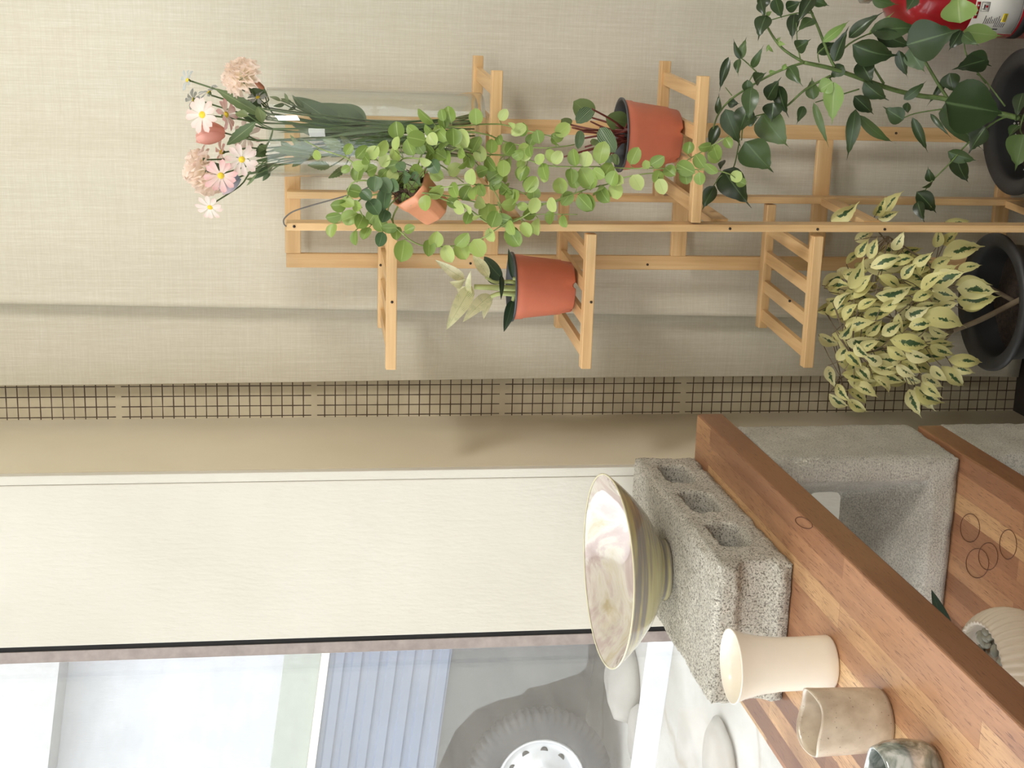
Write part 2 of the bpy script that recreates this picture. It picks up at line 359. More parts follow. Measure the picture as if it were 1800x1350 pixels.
# ------------------------------------------------------------------ linen curtains
def curtain(name, x0, x1, y0, flare, label, zmin, seed, edge=0.0, slope=0.0, gather=0.0):
    nx, nz = 150, 90; vs = []
    for j in range(nz + 1):
        z = zmin + (2.62 - zmin) * j / nz; d = (1.9 - z) / 1.9
        for i in range(nx + 1):
            s = i / nx; x = x0 + (x1 - x0) * s + slope * d * (1 - s)
            if gather: x += gather * math.sin(z * 2.1 + 0.5) * (1 - s)
            y = y0 + 0.0085 * math.sin(x * 19 + seed + 0.5 * math.sin(z * 1.3)) + 0.005 * math.sin(x * 41 + seed * 2 + 0.7 * z) + 0.0022 * noise.noise(Vector((x * 9, z * 2.2, seed))) 
            am_ = min(1.0, 0.25 + s * 6) if flare else 0.45
            y = y0 + (y - y0) * am_
            y -= flare * max(0, d) * math.exp(-s * 14) 
            y -= 0.004 * math.exp(-((z - zmin) / 0.05) ** 2)
            vs.append((x, y, z))
    fs = [(j * (nx + 1) + i, j * (nx + 1) + i + 1, (j + 1) * (nx + 1) + i + 1, (j + 1) * (nx + 1) + i) for j in range(nz) for i in range(nx)]
    mb = MB(); mb.add(vs, fs); o = mb.build(name, M['linen'])
    md = o.modifiers.new('thick', 'SOLIDIFY'); md.thickness = 0.0012
    return tag(o, label, 'curtain', None)
curtain('linen_curtain', -0.603, -0.40, 2.459, 0.0, 'narrow beige linen curtain panel next to the strip of mosaic tiles', 0.012, 1.0, slope=-0.004, gather=0.006)
curtain('linen_curtain', -0.459, 0.75, 2.431, 0.017, 'wide beige linen curtain hanging behind the bamboo plant stand', 0.008, 3.1, slope=-0.026)

# ------------------------------------------------------------------ bench of boards and concrete blocks
ZB = CZ - 0.615; ZL = ZB - 0.333; XR = -0.566
def board(x0, x1, y0, y1, z0, z1, label):
    m = MB(); m.box((x0, y0, z0), (x1, y1, z1), 0.0025); o = m.build('wooden_board', M['wood'])
    return tag(o, label, 'board', 'butcher block boards of the bench')
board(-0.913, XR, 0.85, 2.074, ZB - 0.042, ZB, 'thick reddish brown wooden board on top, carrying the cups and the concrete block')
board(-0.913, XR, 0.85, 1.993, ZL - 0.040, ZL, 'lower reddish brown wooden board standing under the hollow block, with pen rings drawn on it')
# knot rings on the lower board, thin drawn ovals as shallow inlays
ringmat = plain('pen_ring', (92, 52, 34), 0.6)

def block_mesh(c0, c1, cutters, mat_in, seed, rough=0.0016, vox=0.0055, bev=0.004):
    m = MB(); m.box(c0, c1); o = m.build('tmp', None)
    kill = [o]
    for cu in cutters:
        c = cu.build('cut', None); kill.append(c)
        bmx = bmesh.new(); bmx.from_mesh(c.data); bmesh.ops.recalc_face_normals(bmx, faces=bmx.faces[:]); bmx.to_mesh(c.data); bmx.free()
        bo = o.modifiers.new('b', 'BOOLEAN'); bo.operation = 'DIFFERENCE'; bo.object = c; bo.solver = 'EXACT'
    bmx = bmesh.new(); bmx.from_mesh(o.data); bmesh.ops.recalc_face_normals(bmx, faces=bmx.faces[:]); bmx.to_mesh(o.data); bmx.free()
    rm = o.modifiers.new('r', 'REMESH'); rm.mode = 'VOXEL'; rm.voxel_size = vox; rm.use_smooth_shade = True
    bpy.context.view_layer.update()
    me = eval_mesh(o)
    for k in kill: bpy.data.objects.remove(k)
    me.update()
    zlo = c0[2]
    for v in me.vertices:
        p = Vector(v.co); nn = Vector(v.normal)
        d = noise.noise(p * 38 + Vector((seed, 0, 0))) * rough * 1.2 + noise.noise(p * 130 + Vector((0, seed, 0))) * rough
        # worn arrises: pull in where close to two faces of the box
        e = sorted(min(p[k] - c0[k], c1[k] - p[k]) for k in range(3))
        q = p + nn * d
        if e[0] < 0.006 and e[1] < 0.006:
            w = (0.006 - max(e[0], 0)) + (0.006 - max(e[1], 0)); cc = (Vector(c0) + Vector(c1)) / 2
            pull = 0.35 * w * (0.7 + 1.6 * max(0, noise.noise(p * 30 + Vector((5, seed, 1)))))
            axes = sorted(range(3), key=lambda k: min(p[k] - c0[k], c1[k] - p[k]))[:2]
            for k in axes: q[k] += pull * (1 if cc[k] > p[k] else -1)
        if p.z - zlo < 0.003: q.z = p.z
        if c1[2] - p.z < 0.003: q.z = min(q.z, c1[2])
        v.co = q
    me.polygons.foreach_set('use_smooth', [True] * len(me.polygons))
    return me
def prism_x(poly, x0, x1):    # polygon in (y, z) swept along X
    n = len(poly); m = MB(); m.add([(x0, y, z) for y, z in poly] + [(x1, y, z) for y, z in poly],
        [tuple(range(n))[::-1], tuple(range(n, 2 * n))] + [(i, (i + 1) % n, n + (i + 1) % n, n + i) for i in range(n)], False); return m
# block lying on the bench: three cores open towards the room
BX0, BX1, BY0, BY1, BZ0, BZ1 = -0.829, -0.634, 1.600, 2.072, ZB + 0.0005, ZB + 0.1005
cuts = []
for k, yc in enumerate((1.712, 1.848, 1.984)):
    hw, hh = 0.046, 0.0225; zc = (BZ0 + BZ1) / 2 + 0.0035
    poly = [(yc + hw * math.copysign(abs(math.cos(a)) ** 0.4, math.cos(a)), zc + hh * math.copysign(abs(math.sin(a)) ** 0.45, math.sin(a))) for a in [2 * math.pi * i / 20 for i in range(20)]]
    cuts.append(prism_x(poly, BX0 + 0.05, BX1 + 0.02))
zc = (BZ0 + BZ1) / 2 - 0.004
cuts.append(prism_x([(BY0 - 0.02, zc + 0.026), (BY0 + 0.002, zc + 0.026), (BY0 + 0.014, zc + 0.016), (BY0 + 0.014, zc - 0.018), (BY0 + 0.002, zc - 0.028), (BY0 - 0.02, zc - 0.028)], BX0 - 0.02, BX1 + 0.02))
cuts.append(prism_x([(BY1 + 0.02, zc + 0.026), (BY1 - 0.002, zc + 0.026), (BY1 - 0.014, zc + 0.016), (BY1 - 0.014, zc - 0.018), (BY1 - 0.002, zc - 0.028), (BY1 + 0.02, zc - 0.028)], BX0 - 0.02, BX1 + 0.02))
o = link('concrete_block', block_mesh((BX0, BY0, BZ0), (BX1, BY1, BZ1), cuts, None, 3.0, 0.0022, 0.005), M['conc'])
tag(o, 'rough grey concrete block with three holes lying on the upper wooden board under the bowl', 'concrete block', 'concrete blocks of the bench')
def hollow_block(z0, z1, y0, y1, seed, label):
    x0, x1 = -0.905, XR - 0.004
    m = MB(); t = 0.032; f0, f1, g0, g1 = x0 + t, x1 - t, z0 + t + 0.004, z1 - t
    b = 0.085
    m.hexa([(f0, y0 - 0.01, g0), (f1, y0 - 0.01, g0), (f1 - b, y1 + 0.01, g0 + b * 0.9), (f0 + b * 1.3, y1 + 0.01, g0 + b * 0.9),
            (f0, y0 - 0.01, g1), (f1, y0 - 0.01, g1), (f1 - b, y1 + 0.01, g1 - b * 1.25), (f0 + b * 1.3, y1 + 0.01, g1 - b * 1.25)])
    o = link('concrete_block', block_mesh((x0, y0, z0), (x1, y1, z1), [m], None, seed, 0.0012, 0.0065), M['conc_smooth'])
    return tag(o, label, 'concrete block', 'concrete blocks of the bench')
hollow_block(ZL + 0.0005, ZB - 0.0425, 1.838, 2.020, 11.0, 'hollow concrete block standing between the two wooden boards')
hollow_block(0.0, ZL - 0.0405, 1.850, 2.020, 17.0, 'concrete block on the floor under the lower wooden board')
# pen rings on the lower board
for (cx, cy, rx, ry) in ((1705, 928, 17, 25), (1718, 990, 20, 26), (1737, 978, 17, 24), (1772, 957, 15, 26)):
    pts = [atz(cx + rx * math.cos(a), cy + ry * math.sin(a), ZL + 0.0006) for a in [2 * math.pi * i / 28 for i in range(29)]]
    m = MB(); m.tube(pts, 0.0005, 4, False); rg = m.build('drawn_ring', ringmat); rg.parent = bpy.data.objects['wooden_board.001']
pts = [atz(1413 + 15 * math.cos(a), 919 + 9 * math.sin(a) + 5 * math.cos(a), ZB + 0.0006) for a in [2 * math.pi * i / 24 for i in range(25)]]
m = MB(); m.tube(pts, 0.0005, 4, False); rg = m.build('drawn_ring', ringmat); rg.parent = bpy.data.objects['wooden_board']

# ------------------------------------------------------------------ ceramics
def pat_glaze():
    t = NT('lustre_glaze_outside'); v = t.mapping((1, 1, 1))
    n = t.noise(t.mapping((3.5, 3.5, 58)), 1.0, 4, 0.6, 0.3)
    c = t.ramp(n, [(0.30, s2l((126, 132, 132))), (0.42, s2l((150, 140, 132))), (0.5, s2l((196, 186, 136))), (0.6, s2l((206, 198, 152))), (0.72, s2l((168, 160, 140)))])
    t.color(c); return t.set(0.18, 0, 0.6, 0.6)
def lustre():
    t = NT('lustre_glaze_inside')
    n = t.noise(t.mapping((7, 7, 10)), 1.6, 5, 0.6, 1.0); n2 = t.noise(t.mapping((16, 16, 30)), 1.0, 4)
    c = t.ramp(n, [(0.3, s2l((170, 152, 144))), (0.45, s2l((184, 166, 158))), (0.55, s2l((204, 196, 182))), (0.7, s2l((180, 166, 132)))])
    c = t.mix(t.ramp(n2, [(0.6, (0, 0, 0, 1)), (0.75, (0.5, 0.5, 0.5, 1))]), c, s2l((186, 172, 120)))
    t.color(c); return t.set(0.13, 0.15, 0.8, 0.8)
M['glaze'] = pat_glaze(); M['lustre'] = lustre()
M['cup_cream'] = plain('cream_stoneware', (236, 227, 210), 0.32, var=0.02, coat=0.3)
def speck():
    t = NT('speckled_stoneware'); n = t.noise(t.mapping(), 40, 3); d = t.noise(t.mapping(), 420, 2, 0.4)
    c = t.ramp(n, [(0.35, s2l((176, 158, 136))), (0.65, s2l((206, 190, 168)))])
    c = t.mix(t.ramp(d, [(0.70, (0, 0, 0, 1)), (0.74, (0.8, 0.8, 0.8, 1))]), c, s2l((110, 92, 74))); t.color(c)
    return t.set(0.3, 0, 0.5, 0.3)
M['speck'] = speck()
BZ = BZ1 + 0.0005
# wide bowl on the lying block
bc = (-0.735, 1.844, BZ); root = thing('ceramic_bowl', 'wide flared bowl with pearly inside and olive outside standing on the concrete block', 'bowl', bc)
outer = [(0.040, 0.000), (0.044, 0.0), (0.0455, 0.004), (0.044, 0.011), (0.062, 0.019), (0.086, 0.033), (0.109, 0.052), (0.127, 0.0705), (0.1375, 0.0835)]
inner = [(0.1392, 0.0862), (0.1365, 0.0855), (0.124, 0.073), (0.104, 0.054), (0.078, 0.036), (0.046, 0.024), (0.0005, 0.021)]
def bwob(p, i, a): return p + Vector((0, 0, 0.0015 * math.sin(2 * a + 0.5) * p.z / 0.1 + 0.045 * p.y * p.z / 0.086))
m = MB(); m.lathe([(0.0005, 0.006), (0.030, 0.006)] + outer, bc, 72, fn=bwob); m.build('outer_wall', M['glaze'], root)
m = MB(); m.lathe([outer[-1]] + inner, bc, 72, fn=bwob); m.build('inner_wall', M['lustre'], root)
m = MB(); m.lathe([(0.1373, 0.0838), (0.1392, 0.0852), (0.1396, 0.0866), (0.1385, 0.0872), (0.1368, 0.0862)], bc, 72, fn=bwob); m.build('rim', plain('olive_rim', (212, 204, 168), 0.2, coat=0.5), root)
def vessel(name, label, cat, c, prof_out, prof_in, mat, fn=None, group=None):
    m = MB(); m.lathe([(0.0005, 0.0)] + prof_out + prof_in, c, 64, fn=fn)
    return tag(m.build(name, mat), label, cat, group)
c1 = (-0.705, 1.459, ZB)
vessel('ceramic_cup', 'tall smooth cream cup with a flared rim standing next to the concrete block', 'cup', c1,
       [(0.028, 0), (0.031, 0.001), (0.0325, 0.004), (0.0322, 0.015), (0.0315, 0.04), (0.0318, 0.065), (0.0345, 0.09), (0.0385, 0.108), (0.0432, 0.1205)],
       [(0.0440, 0.1222), (0.0428, 0.1225), (0.0375, 0.110), (0.0330, 0.092), (0.0300, 0.07), (0.0292, 0.04), (0.029, 0.008), (0.0005, 0.006)], M['cup_cream'], None, 'cups on the bench')
c2 = (-0.699, 1.303, ZB)
def wob2(p, i, a):
    k = p.z / 0.085
    return Vector((p.x * (1 + 0.035 * math.sin(2 * a + 1) * k + 0.02 * math.sin(3 * a)), p.y * (1 + 0.03 * math.sin(3 * a + 2) * k), p.z + 0.0032 * math.sin(3 * a + 0.6) * k * k))
vessel('ceramic_cup', 'short wobbly speckled grey-beige cup in front of the tall cream cup', 'cup', c2,
       [(0.028, 0), (0.0315, 0.001), (0.0335, 0.006), (0.0345, 0.025), (0.0350, 0.05), (0.0352, 0.072), (0.0356, 0.081)],
       [(0.0352, 0.0835), (0.034, 0.0835), (0.0326, 0.078), (0.0322, 0.05), (0.0315, 0.02), (0.029, 0.006), (0.0005, 0.005)], M['speck'], wob2, 'cups on the bench')
t = NT('green_silver_glaze'); n_ = t.noise(t.mapping((30, 30, 30)), 1.2, 4, 0.6, 1.0)
t.color(t.ramp(n_, [(0.35, s2l((96, 108, 100))), (0.5, s2l((160, 166, 160))), (0.62, s2l((216, 218, 214)))])); M['silver'] = t.set(0.12, 0.55, 0.8, 0.7)
c3 = atz(1640, 1362, ZB)
vessel('ceramic_cup', 'shiny green-grey glazed cup cut off at the picture edge, nearest on the board', 'cup', c3,
       [(0.026, 0), (0.030, 0.001), (0.034, 0.01), (0.036, 0.03), (0.034, 0.048), (0.030, 0.058)],
       [(0.0285, 0.0605), (0.0265, 0.059), (0.030, 0.046), (0.031, 0.03), (0.028, 0.010), (0.0005, 0.006)], M['silver'], wob2, 'cups on the bench')
# fluted round planter on the lower board
M['flute'] = plain('matt_beige_porcelain', (206, 192, 170), 0.45, var=0.02)
M['pebble'] = plain('grey_pebbles', (140, 138, 122), 0.6, var=0.25, scale=60)
fc = Vector((-0.760, 1.530, ZL)); fl = thing('fluted_planter', 'round beige fluted planter filled with pebbles on the lower wooden board', 'planter', fc)
def flute(p, i, a):
    r = math.hypot(p.x, p.y)
    k = 1 + 0.022 * math.cos(44 * a) * (1 if 2 < i < 13 else 0)
    return Vector((p.x * k, p.y * k, p.z))
prof = [(0.0005, 0), (0.036, 0), (0.042, 0.002), (0.055, 0.012), (0.068, 0.028), (0.076, 0.046), (0.079, 0.062), (0.0785, 0.076), (0.075, 0.088), (0.070, 0.097), (0.0655, 0.1025), (0.0635, 0.1045), (0.061, 0.104), (0.0585, 0.099), (0.063, 0.088), (0.0005, 0.083)]
m = MB(); m.lathe(prof, fc, 264, fn=flute); m.build('planter_body', M['flute'], fl)
m = MB()
for k in range(46):
    a = random.random() * 6.28; r = 0.052 * math.sqrt(random.random()); rr = random.uniform(0.006, 0.010)
    Mx = Matrix.Rotation(random.random() * 6, 4, rv(1).normalized()) @ Matrix.Diagonal((1, 0.8, 0.6, 1))
    m.lathe([(0.0003, -rr), (rr * 0.6, -rr * 0.8), (rr, 0), (rr * 0.6, rr * 0.8), (0.0003, rr)], fc + Vector((r * math.cos(a), r * math.sin(a), 0.092 + random.uniform(-0.002, 0.004))), 9, M_=Mx)
pb = m.build('pebbles', M['pebble'], fl); pb['kind'] = 'stuff'
M['darkleaf'] = leafmat('dark_strap_leaf', [(0, s2l((46, 62, 50))), (1, s2l((58, 76, 60)))], vein=(70, 90, 70))
m = MB(); bse = fc + Vector((0.0, 0, 0.09))
leaf(m, at(1672, 1150, 1.55), at(1637, 1036, 1.58), 0.022, (0.2, -1, 0.1), 'ovate', 0.3, 0.05)
leaf(m, bse, bse + Vector((-0.05, 0.02, 0.09)), 0.024, (0.2, -1, 0.3), 'ovate', 0.3, 0.1)
leaf(m, bse, bse + Vector((-0.02, -0.05, 0.07)), 0.024, (0.2, -1, 0.3), 'ovate', 0.3, 0.1)
m.build('leaves', M['darkleaf'], fl)

# ------------------------------------------------------------------ bamboo plant stand
ps = thing('bamboo_plant_stand', 'tall light bamboo ladder plant stand with side shelves in front of the curtain', 'plant stand', (-0.265, 2.22, 0))
YF, YBK, YS = 2.10, 2.335, 2.372
def part(name, c0, c1, axis, bev=0.0012):
    m = MB(); m.box(c0, c1, bev); return m.build(name, M['bam' + 'xyz'[axis]], ps)
def slanted_post(name, xt, xb, w, y0, y1, zt):   # xt at the top, xb at the floor
    m = MB(); m.hexa([(xb, y0, 0), (xb + w, y0, 0), (xb + w, y1, 0), (xb, y1, 0), (xt, y0, zt), (xt + w, y0, zt), (xt + w, y1, zt), (xt, y1, zt)])
    o = m.build(name, M['bamz'], ps); md = o.modifiers.new('bevel', 'BEVEL'); md.width = 0.0012; md.segments = 2; return o
fpost = slanted_post('center_post', -0.285, -0.275, 0.0115, YF, YF + 0.040, 1.403)
slanted_post('center_post', -0.264, -0.260, 0.0115, YBK, YBK + 0.036, 1.404)
slanted_post('side_post', -0.3845, -0.3845, 0.0245, YS, YS + 0.012, 1.4065)
slanted_post('side_post', -0.1545, -0.1530, 0.0245, YS, YS + 0.012, 1.4065)
for z0, z1 in ((1.382, 1.408), (1.046, 1.072), (0.713, 0.740), (0.459, 0.487), (0.117, 0.145)):
    part('cross_rail', (-0.360, YS - 0.0005, z0), (-0.1535, YS + 0.0105, z1), 0)
def shelf(zt, x0f, x1f, x0b, x1b, slats, h=0.016):
    part('shelf_bar', (x0f, YF, zt - h), (x1f, YF + 0.020, zt), 0)
    part('shelf_bar', (x0b, YBK, zt - h), (x1b, YBK + 0.020, zt), 0)
    for s in slats:
        xf = s - 0.017; hz = zt - 0.004
        m = MB(); m.hexa([(xf - 0.0105, YF + 0.0195, hz - 0.008), (xf + 0.0105, YF + 0.0195, hz - 0.008), (s + 0.0105, YBK + 0.0005, hz - 0.008), (s - 0.0105, YBK + 0.0005, hz - 0.008),
                          (xf - 0.0105, YF + 0.0195, hz), (xf + 0.0105, YF + 0.0195, hz), (s + 0.0105, YBK + 0.0005, hz), (s - 0.0105, YBK + 0.0005, hz)])
        m.build('shelf_slat', M['bamy'], ps)
LS = (-0.305, -0.355, -0.407, -0.458); RS = (-0.225, -0.17, -0.115, -0.055)
xl = (-0.4985, -0.286, -0.4815, -0.2635); xr = (-0.2665, -0.0445, -0.2525, -0.0265)
Z1, Z2, Z3, Z4, Z5 = 1.2535, 0.9475, 0.583, 1.1000, 0.784
for zt in (Z1, Z2, Z3): shelf(zt, *xl, LS)
for zt in (Z4, Z5): shelf(zt, *xr, RS)
for zr in (1.072, 0.740, 0.487, 0.145):       # rungs tying the two centre posts
    m = MB(); a = (zr - 0.027, zr)
    m.hexa([(-0.277, YF + 0.039, a[0]), (-0.265, YF + 0.039, a[0]), (-0.251, YBK + 0.001, a[0]), (-0.263, YBK + 0.001, a[0]), (-0.277, YF + 0.039, a[1]), (-0.265, YF + 0.039, a[1]), (-0.251, YBK + 0.001, a[1]), (-0.263, YBK + 0.001, a[1])])
    m.build('rung', M['bamy'], ps)
M['screw'] = plain('screw_hole', (40, 28, 20), 0.6)
for (x, y, Y) in ((517, 398, YF), (1283, 402, YF), (1555, 403, YF), (689, 531, YF), (1039, 531, YF), (1388, 529, YF), (1437, 403, YF), (669, 466, YBK), (1138, 465, YS), (827, 463, YS), (1575, 234, YS)):
    p = at(x, y, Y); m = MB(); m.lathe([(0.0004, 0), (0.0021, 0), (0.0021, 0.0016), (0.0004, 0.0016)], p + Vector((0, 0.0004, 0)), 12, M_=Matrix.Rotation(math.pi / 2, 4, 'X'))
    m.build('screw', M['screw'], ps)

# ------------------------------------------------------------------ potted plants on the stand
def round_pot(root, c, rt, rb, h, mat, rimmat, feet=True):
    m = MB()
    prof = [(0.0005, 0.003), (rb - 0.006, 0.003), (rb - 0.003, 0.0), (rb, 0.002), (rb + (rt - rb) * 0.18, h * 0.18), (rb + (rt - rb) * 0.18 + 0.0012, h * 0.19), (rt - 0.0035, h * 0.80), (rt - 0.0022, h * 0.815), (rt - 0.001, h * 0.965)]
    def notch(p, i, a):
        if i in (2, 3) and math.cos(5 * a + 0.4) > 0.93: return p + Vector((0, 0, 0.005))
        return p
    m.lathe(prof, c, 64, fn=notch if feet else None); pot = m.build('pot', mat, root)
    m = MB(); m.lathe([(rt - 0.001, h * 0.965), (rt + 0.0022, h * 0.968), (rt + 0.0025, h * 0.995), (rt + 0.001, h), (rt - 0.002, h * 0.99), (rt - 0.004, h * 0.8), (rt - 0.007, h * 0.55)], c, 64)
    m.build('rim', rimmat, pot)
    m = MB(); m.lathe([(rt - 0.005, h * 0.80), (rt * 0.5, h * 0.83), (0.0005, h * 0.84)], c, 32, fn=lambda p, i, a: p + Vector((0, 0, 0.002 * math.sin(3 * a + i))))
    m.build('soil', M['soil'], root)
def stem(mb, pts, r, r2=None): mb.tube(smooth_path(pts, 5), r, 6, True, r2)

# --- striped-leaf plant on the left middle shelf
pc = Vector((-0.3865, 2.205, Z2 + 0.0003))
r1 = thing('potted_plant', 'terracotta pot of pale cream-striped leaves standing on the left middle shelf', 'potted plant', pc, 'small terracotta potted plants')
round_pot(r1, pc, 0.0540, 0.0405, 0.1000, M['terra'], M['potgrey'])
M['cream'] = leafmat('cream_green_leaf', [(0, s2l((230, 228, 184))), (1, s2l((244, 240, 208)))], pattern='cream', vein=(196, 200, 140))
M['dgreen'] = leafmat('dark_calathea_leaf', [(0, s2l((50, 68, 52))), (1, s2l((72, 92, 66)))], vein=(96, 116, 80))
M['palestem'] = plain('pale_green_stalk', (186, 194, 128), 0.5, var=0.1)
def q6(x, y, Y=2.19): return at(640 + x / 3.4615, 380 + y / 3.4615, Y)
m = MB(); so = pc + Vector((0, 0, 0.082))
stem(m, [so, q6(960, 440), q6(820, 435), q6(670, 430)], 0.0062, 0.0045); stem(m, [so + Vector((0.004, 0, 0)), q6(930, 470, 2.18), q6(830, 470, 2.17), q6(770, 490, 2.17)], 0.005, 0.003)
stem(m, [so, q6(900, 400), q6(800, 400, 2.2), q6(740, 370, 2.2)], 0.004, 0.0025); stem(m, [so, q6(920, 470), q6(905, 515)], 0.0045, 0.003); stem(m, [so, q6(935, 385), q6(905, 380)], 0.004, 0.003)
m.build('stems', M['palestem'], r1)
m = MB(); W6 = 2.2 / F / 3.4615
for b, t, w, y2 in (((610, 385), (432, 265), 60, 2.17), ((655, 425), (500, 692), 92, 2.15), ((775, 480), (600, 645), 78, 2.14), ((775, 515), (728, 628), 50, 2.17), ((760, 375), (662, 238), 62, 2.22), ((610, 395), (520, 400), 60, 2.16), ((655, 480), (650, 330), 42, 2.15), ((640, 470), (560, 430), 60, 2.19)):
    leaf(m, q6(*b), q6(t[0], t[1], y2), w * W6 * 1.15, tocam(pc) + rv(0.5), 'ovate', 0.35, 0.10, wave=0.02)
m.build('cream_leaves', M['cream'], r1)
m = MB()
for b, t, w, y2 in (((845, 385), (730, 245), 95, 2.23), ((905, 380), (878, 196), 34, 2.2), ((835, 360), (833, 510), 30, 2.14), ((905, 510), (850, 705), 62, 2.16), ((840, 400), (745, 380), 40, 2.24)):
    leaf(m, q6(*b), q6(t[0], t[1], y2), w * W6 * 1.1, tocam(pc) + rv(0.3), 'ovate', 0.3, 0.06)
m.build('dark_leaves', M['dgreen'], r1)

# --- red-stemmed plant on the right lower shelf
pc2 = Vector((-0.142, 2.212, Z5 + 0.0003))
r2_ = thing('potted_plant', 'terracotta pot of round striped leaves on red stems standing on the right lower shelf', 'potted plant', pc2, 'small terracotta potted plants')
round_pot(r2_, pc2, 0.0565, 0.0415, 0.0945, M['terra'], M['potgrey'])
M['pep'] = leafmat('striped_round_leaf', [(0, s2l((72, 98, 66))), (1, s2l((88, 116, 74)))], pattern='stripe')
M['pepback'] = leafmat('round_leaf_underside', [(0, s2l((112, 132, 82))), (1, s2l((132, 150, 96)))], vein=(140, 160, 100))
M['redstem'] = plain('dark_red_stem', (112, 52, 42), 0.4, var=0.15)
def q9(x, y, Y=2.2): return at(820 + x / 4.09, 80 + y / 4.09, Y)
ps_ = MB(); l1 = MB(); l2 = MB(); so = pc2 + Vector((0, 0, 0.08)); W9 = 2.2 / F / 4.09
for b, t, w, hint, back, Y in (((905, 520), (770, 400), 165, (0.2, -1, 0.2), 1, 2.25), ((900, 455), (790, 560), 105, (0.3, -1, 0.3), 0, 2.17), ((1155, 560), (1000, 520), 150, (0, -1, 0.2), 1, 2.23),
                        ((960, 590), (1070, 770), 120, (0.1, -1, 0.4), 0, 2.13), ((820, 610), (800, 745), 70, (-0.3, -1, 0.1), 0, 2.17), ((890, 690), (960, 700), 50, (0, -1, 0), 1, 2.22), ((750, 570), (680, 530), 80, (0, -1, 0.3), 1, 2.25),
                        ((1020, 800), (1040, 850), 70, (0, -1, 0.6), 0, 2.15), ((1050, 780), (1090, 860), 60, (0.4, -1, 0.3), 1, 2.18)):
    leaf(l2 if back else l1, q9(b[0], b[1], Y), q9(t[0], t[1], Y - 0.015), w * W9, hint, 'round', 0.2, 0.06)
    e = q9(b[0], b[1], Y); stem(ps_, [so + rv(0.012) * 0.8, so.lerp(e, 0.5) + rv(0.006), e], 0.0022, 0.0014)
for x, y in ((760, 590), (830, 620), (850, 730), (830, 770), (700, 800), (830, 670), (890, 545)):
    e = q9(x, y, 2.21 + random.uniform(-0.02, 0.03)); stem(ps_, [so + rv(0.012) * 0.8, so.lerp(e, 0.5) + rv(0.005), e], 0.0021, 0.0014)
ps_.build('stems', M['redstem'], r2_); l1.build('striped_leaves', M['pep'], r2_); l2.build('pale_leaves', M['pepback'], r2_)

# --- trailing vine in a small tilted pot hung by a wire from the stand
YV = 2.045
vp = at(752, 352, YV + 0.01)
rv_ = thing('trailing_vine', 'small tilted terracotta pot of trailing round-leaved vine hung by a wire on the stand', 'hanging plant', vp)
ax = (at(712, 322, YV - 0.012) - at(772, 378, YV + 0.012)).normalized()      # pot axis towards the opening
Mrot = ax.to_track_quat('Z', 'Y').to_matrix().to_4x4()
m = MB()
def octo(p, i, a):   # square pot with cut corners
    k = 1.0 / max(abs(math.cos(a)), abs(math.sin(a)), (abs(math.cos(a)) + abs(math.sin(a))) / 1.30)
    return Vector((p.x * k, p.y * k, p.z))
h = 0.062; pb0 = at(768, 374, YV + 0.01)
m.lathe([(0.0005, 0), (0.021, 0), (0.0245, 0.004), (0.0285, 0.042), (0.0305, 0.043), (0.0325, 0.060), (0.0310, 0.062), (0.0285, 0.058), (0.0275, 0.045), (0.0005, 0.044)], (0, 0, 0), 64, fn=octo)
mm = Mrot @ Matrix.Rotation(0.5, 4, 'Z')
m.v = [tuple(mm @ Vector(p) + pb0) for p in m.v]
pot = m.build('pot', M['terra_pale'], rv_)
m = MB()
open_c = pb0 + ax * 0.060
m.lathe([(0.028, 0.0), (0.024, 0.010), (0.012, 0.017), (0.0005, 0.018)], (0, 0, 0), 24, fn=lambda p, i, a: p + Vector((0, 0, 0.003 * math.sin(5 * a + i))), M_=None)
m.v = [tuple(mm @ Vector(p) + open_c - ax * 0.010) for p in m.v]
for k in range(60):
    a = random.random() * 6.28; d = (mm.to_3x3() @ Vector((math.cos(a) * 0.026, math.sin(a) * 0.026, 0.0))) * random.uniform(0.3, 1.0)
    p = open_c + d; m.tube([p, p + ax * 0.010 + rv(0.010), p + ax * 0.014 + rv(0.020)], 0.0006, 4, False)
m.build('root_mat', M['bark'], rv_)
wire = [at(x, y, Y) for x, y, Y in ((700, 300, 2.03), (640, 333, 2.03), (612, 343, 2.04), (577, 353, 2.06), (545, 362, 2.08), (515, 372, 2.092), (500, 384, 2.094), (499, 393, 2.097), (503, 398, 2.0985))]
m = MB(); m.tube(smooth_path(wire, 6), 0.0011, 6); m.build('hanging_wire', plain('grey_wire', (96, 92, 86), 0.5), rv_)
M['vine_stem'] = plain('vine_stem', (138, 156, 88), 0.5, var=0.15)
M['vine_leaf'] = leafmat('round_vine_leaf', [(0, s2l((118, 142, 70))), (0.35, s2l((142, 166, 84))), (0.7, s2l((168, 188, 104))), (1, s2l((194, 208, 138)))], vein=(172, 194, 120), rough=0.38, trans=0.28)
M['vine_old'] = leafmat('old_vine_leaf', [(0, s2l((78, 104, 68))), (1, s2l((104, 128, 88)))], vein=(120, 142, 100), rough=0.4, trans=0.15)
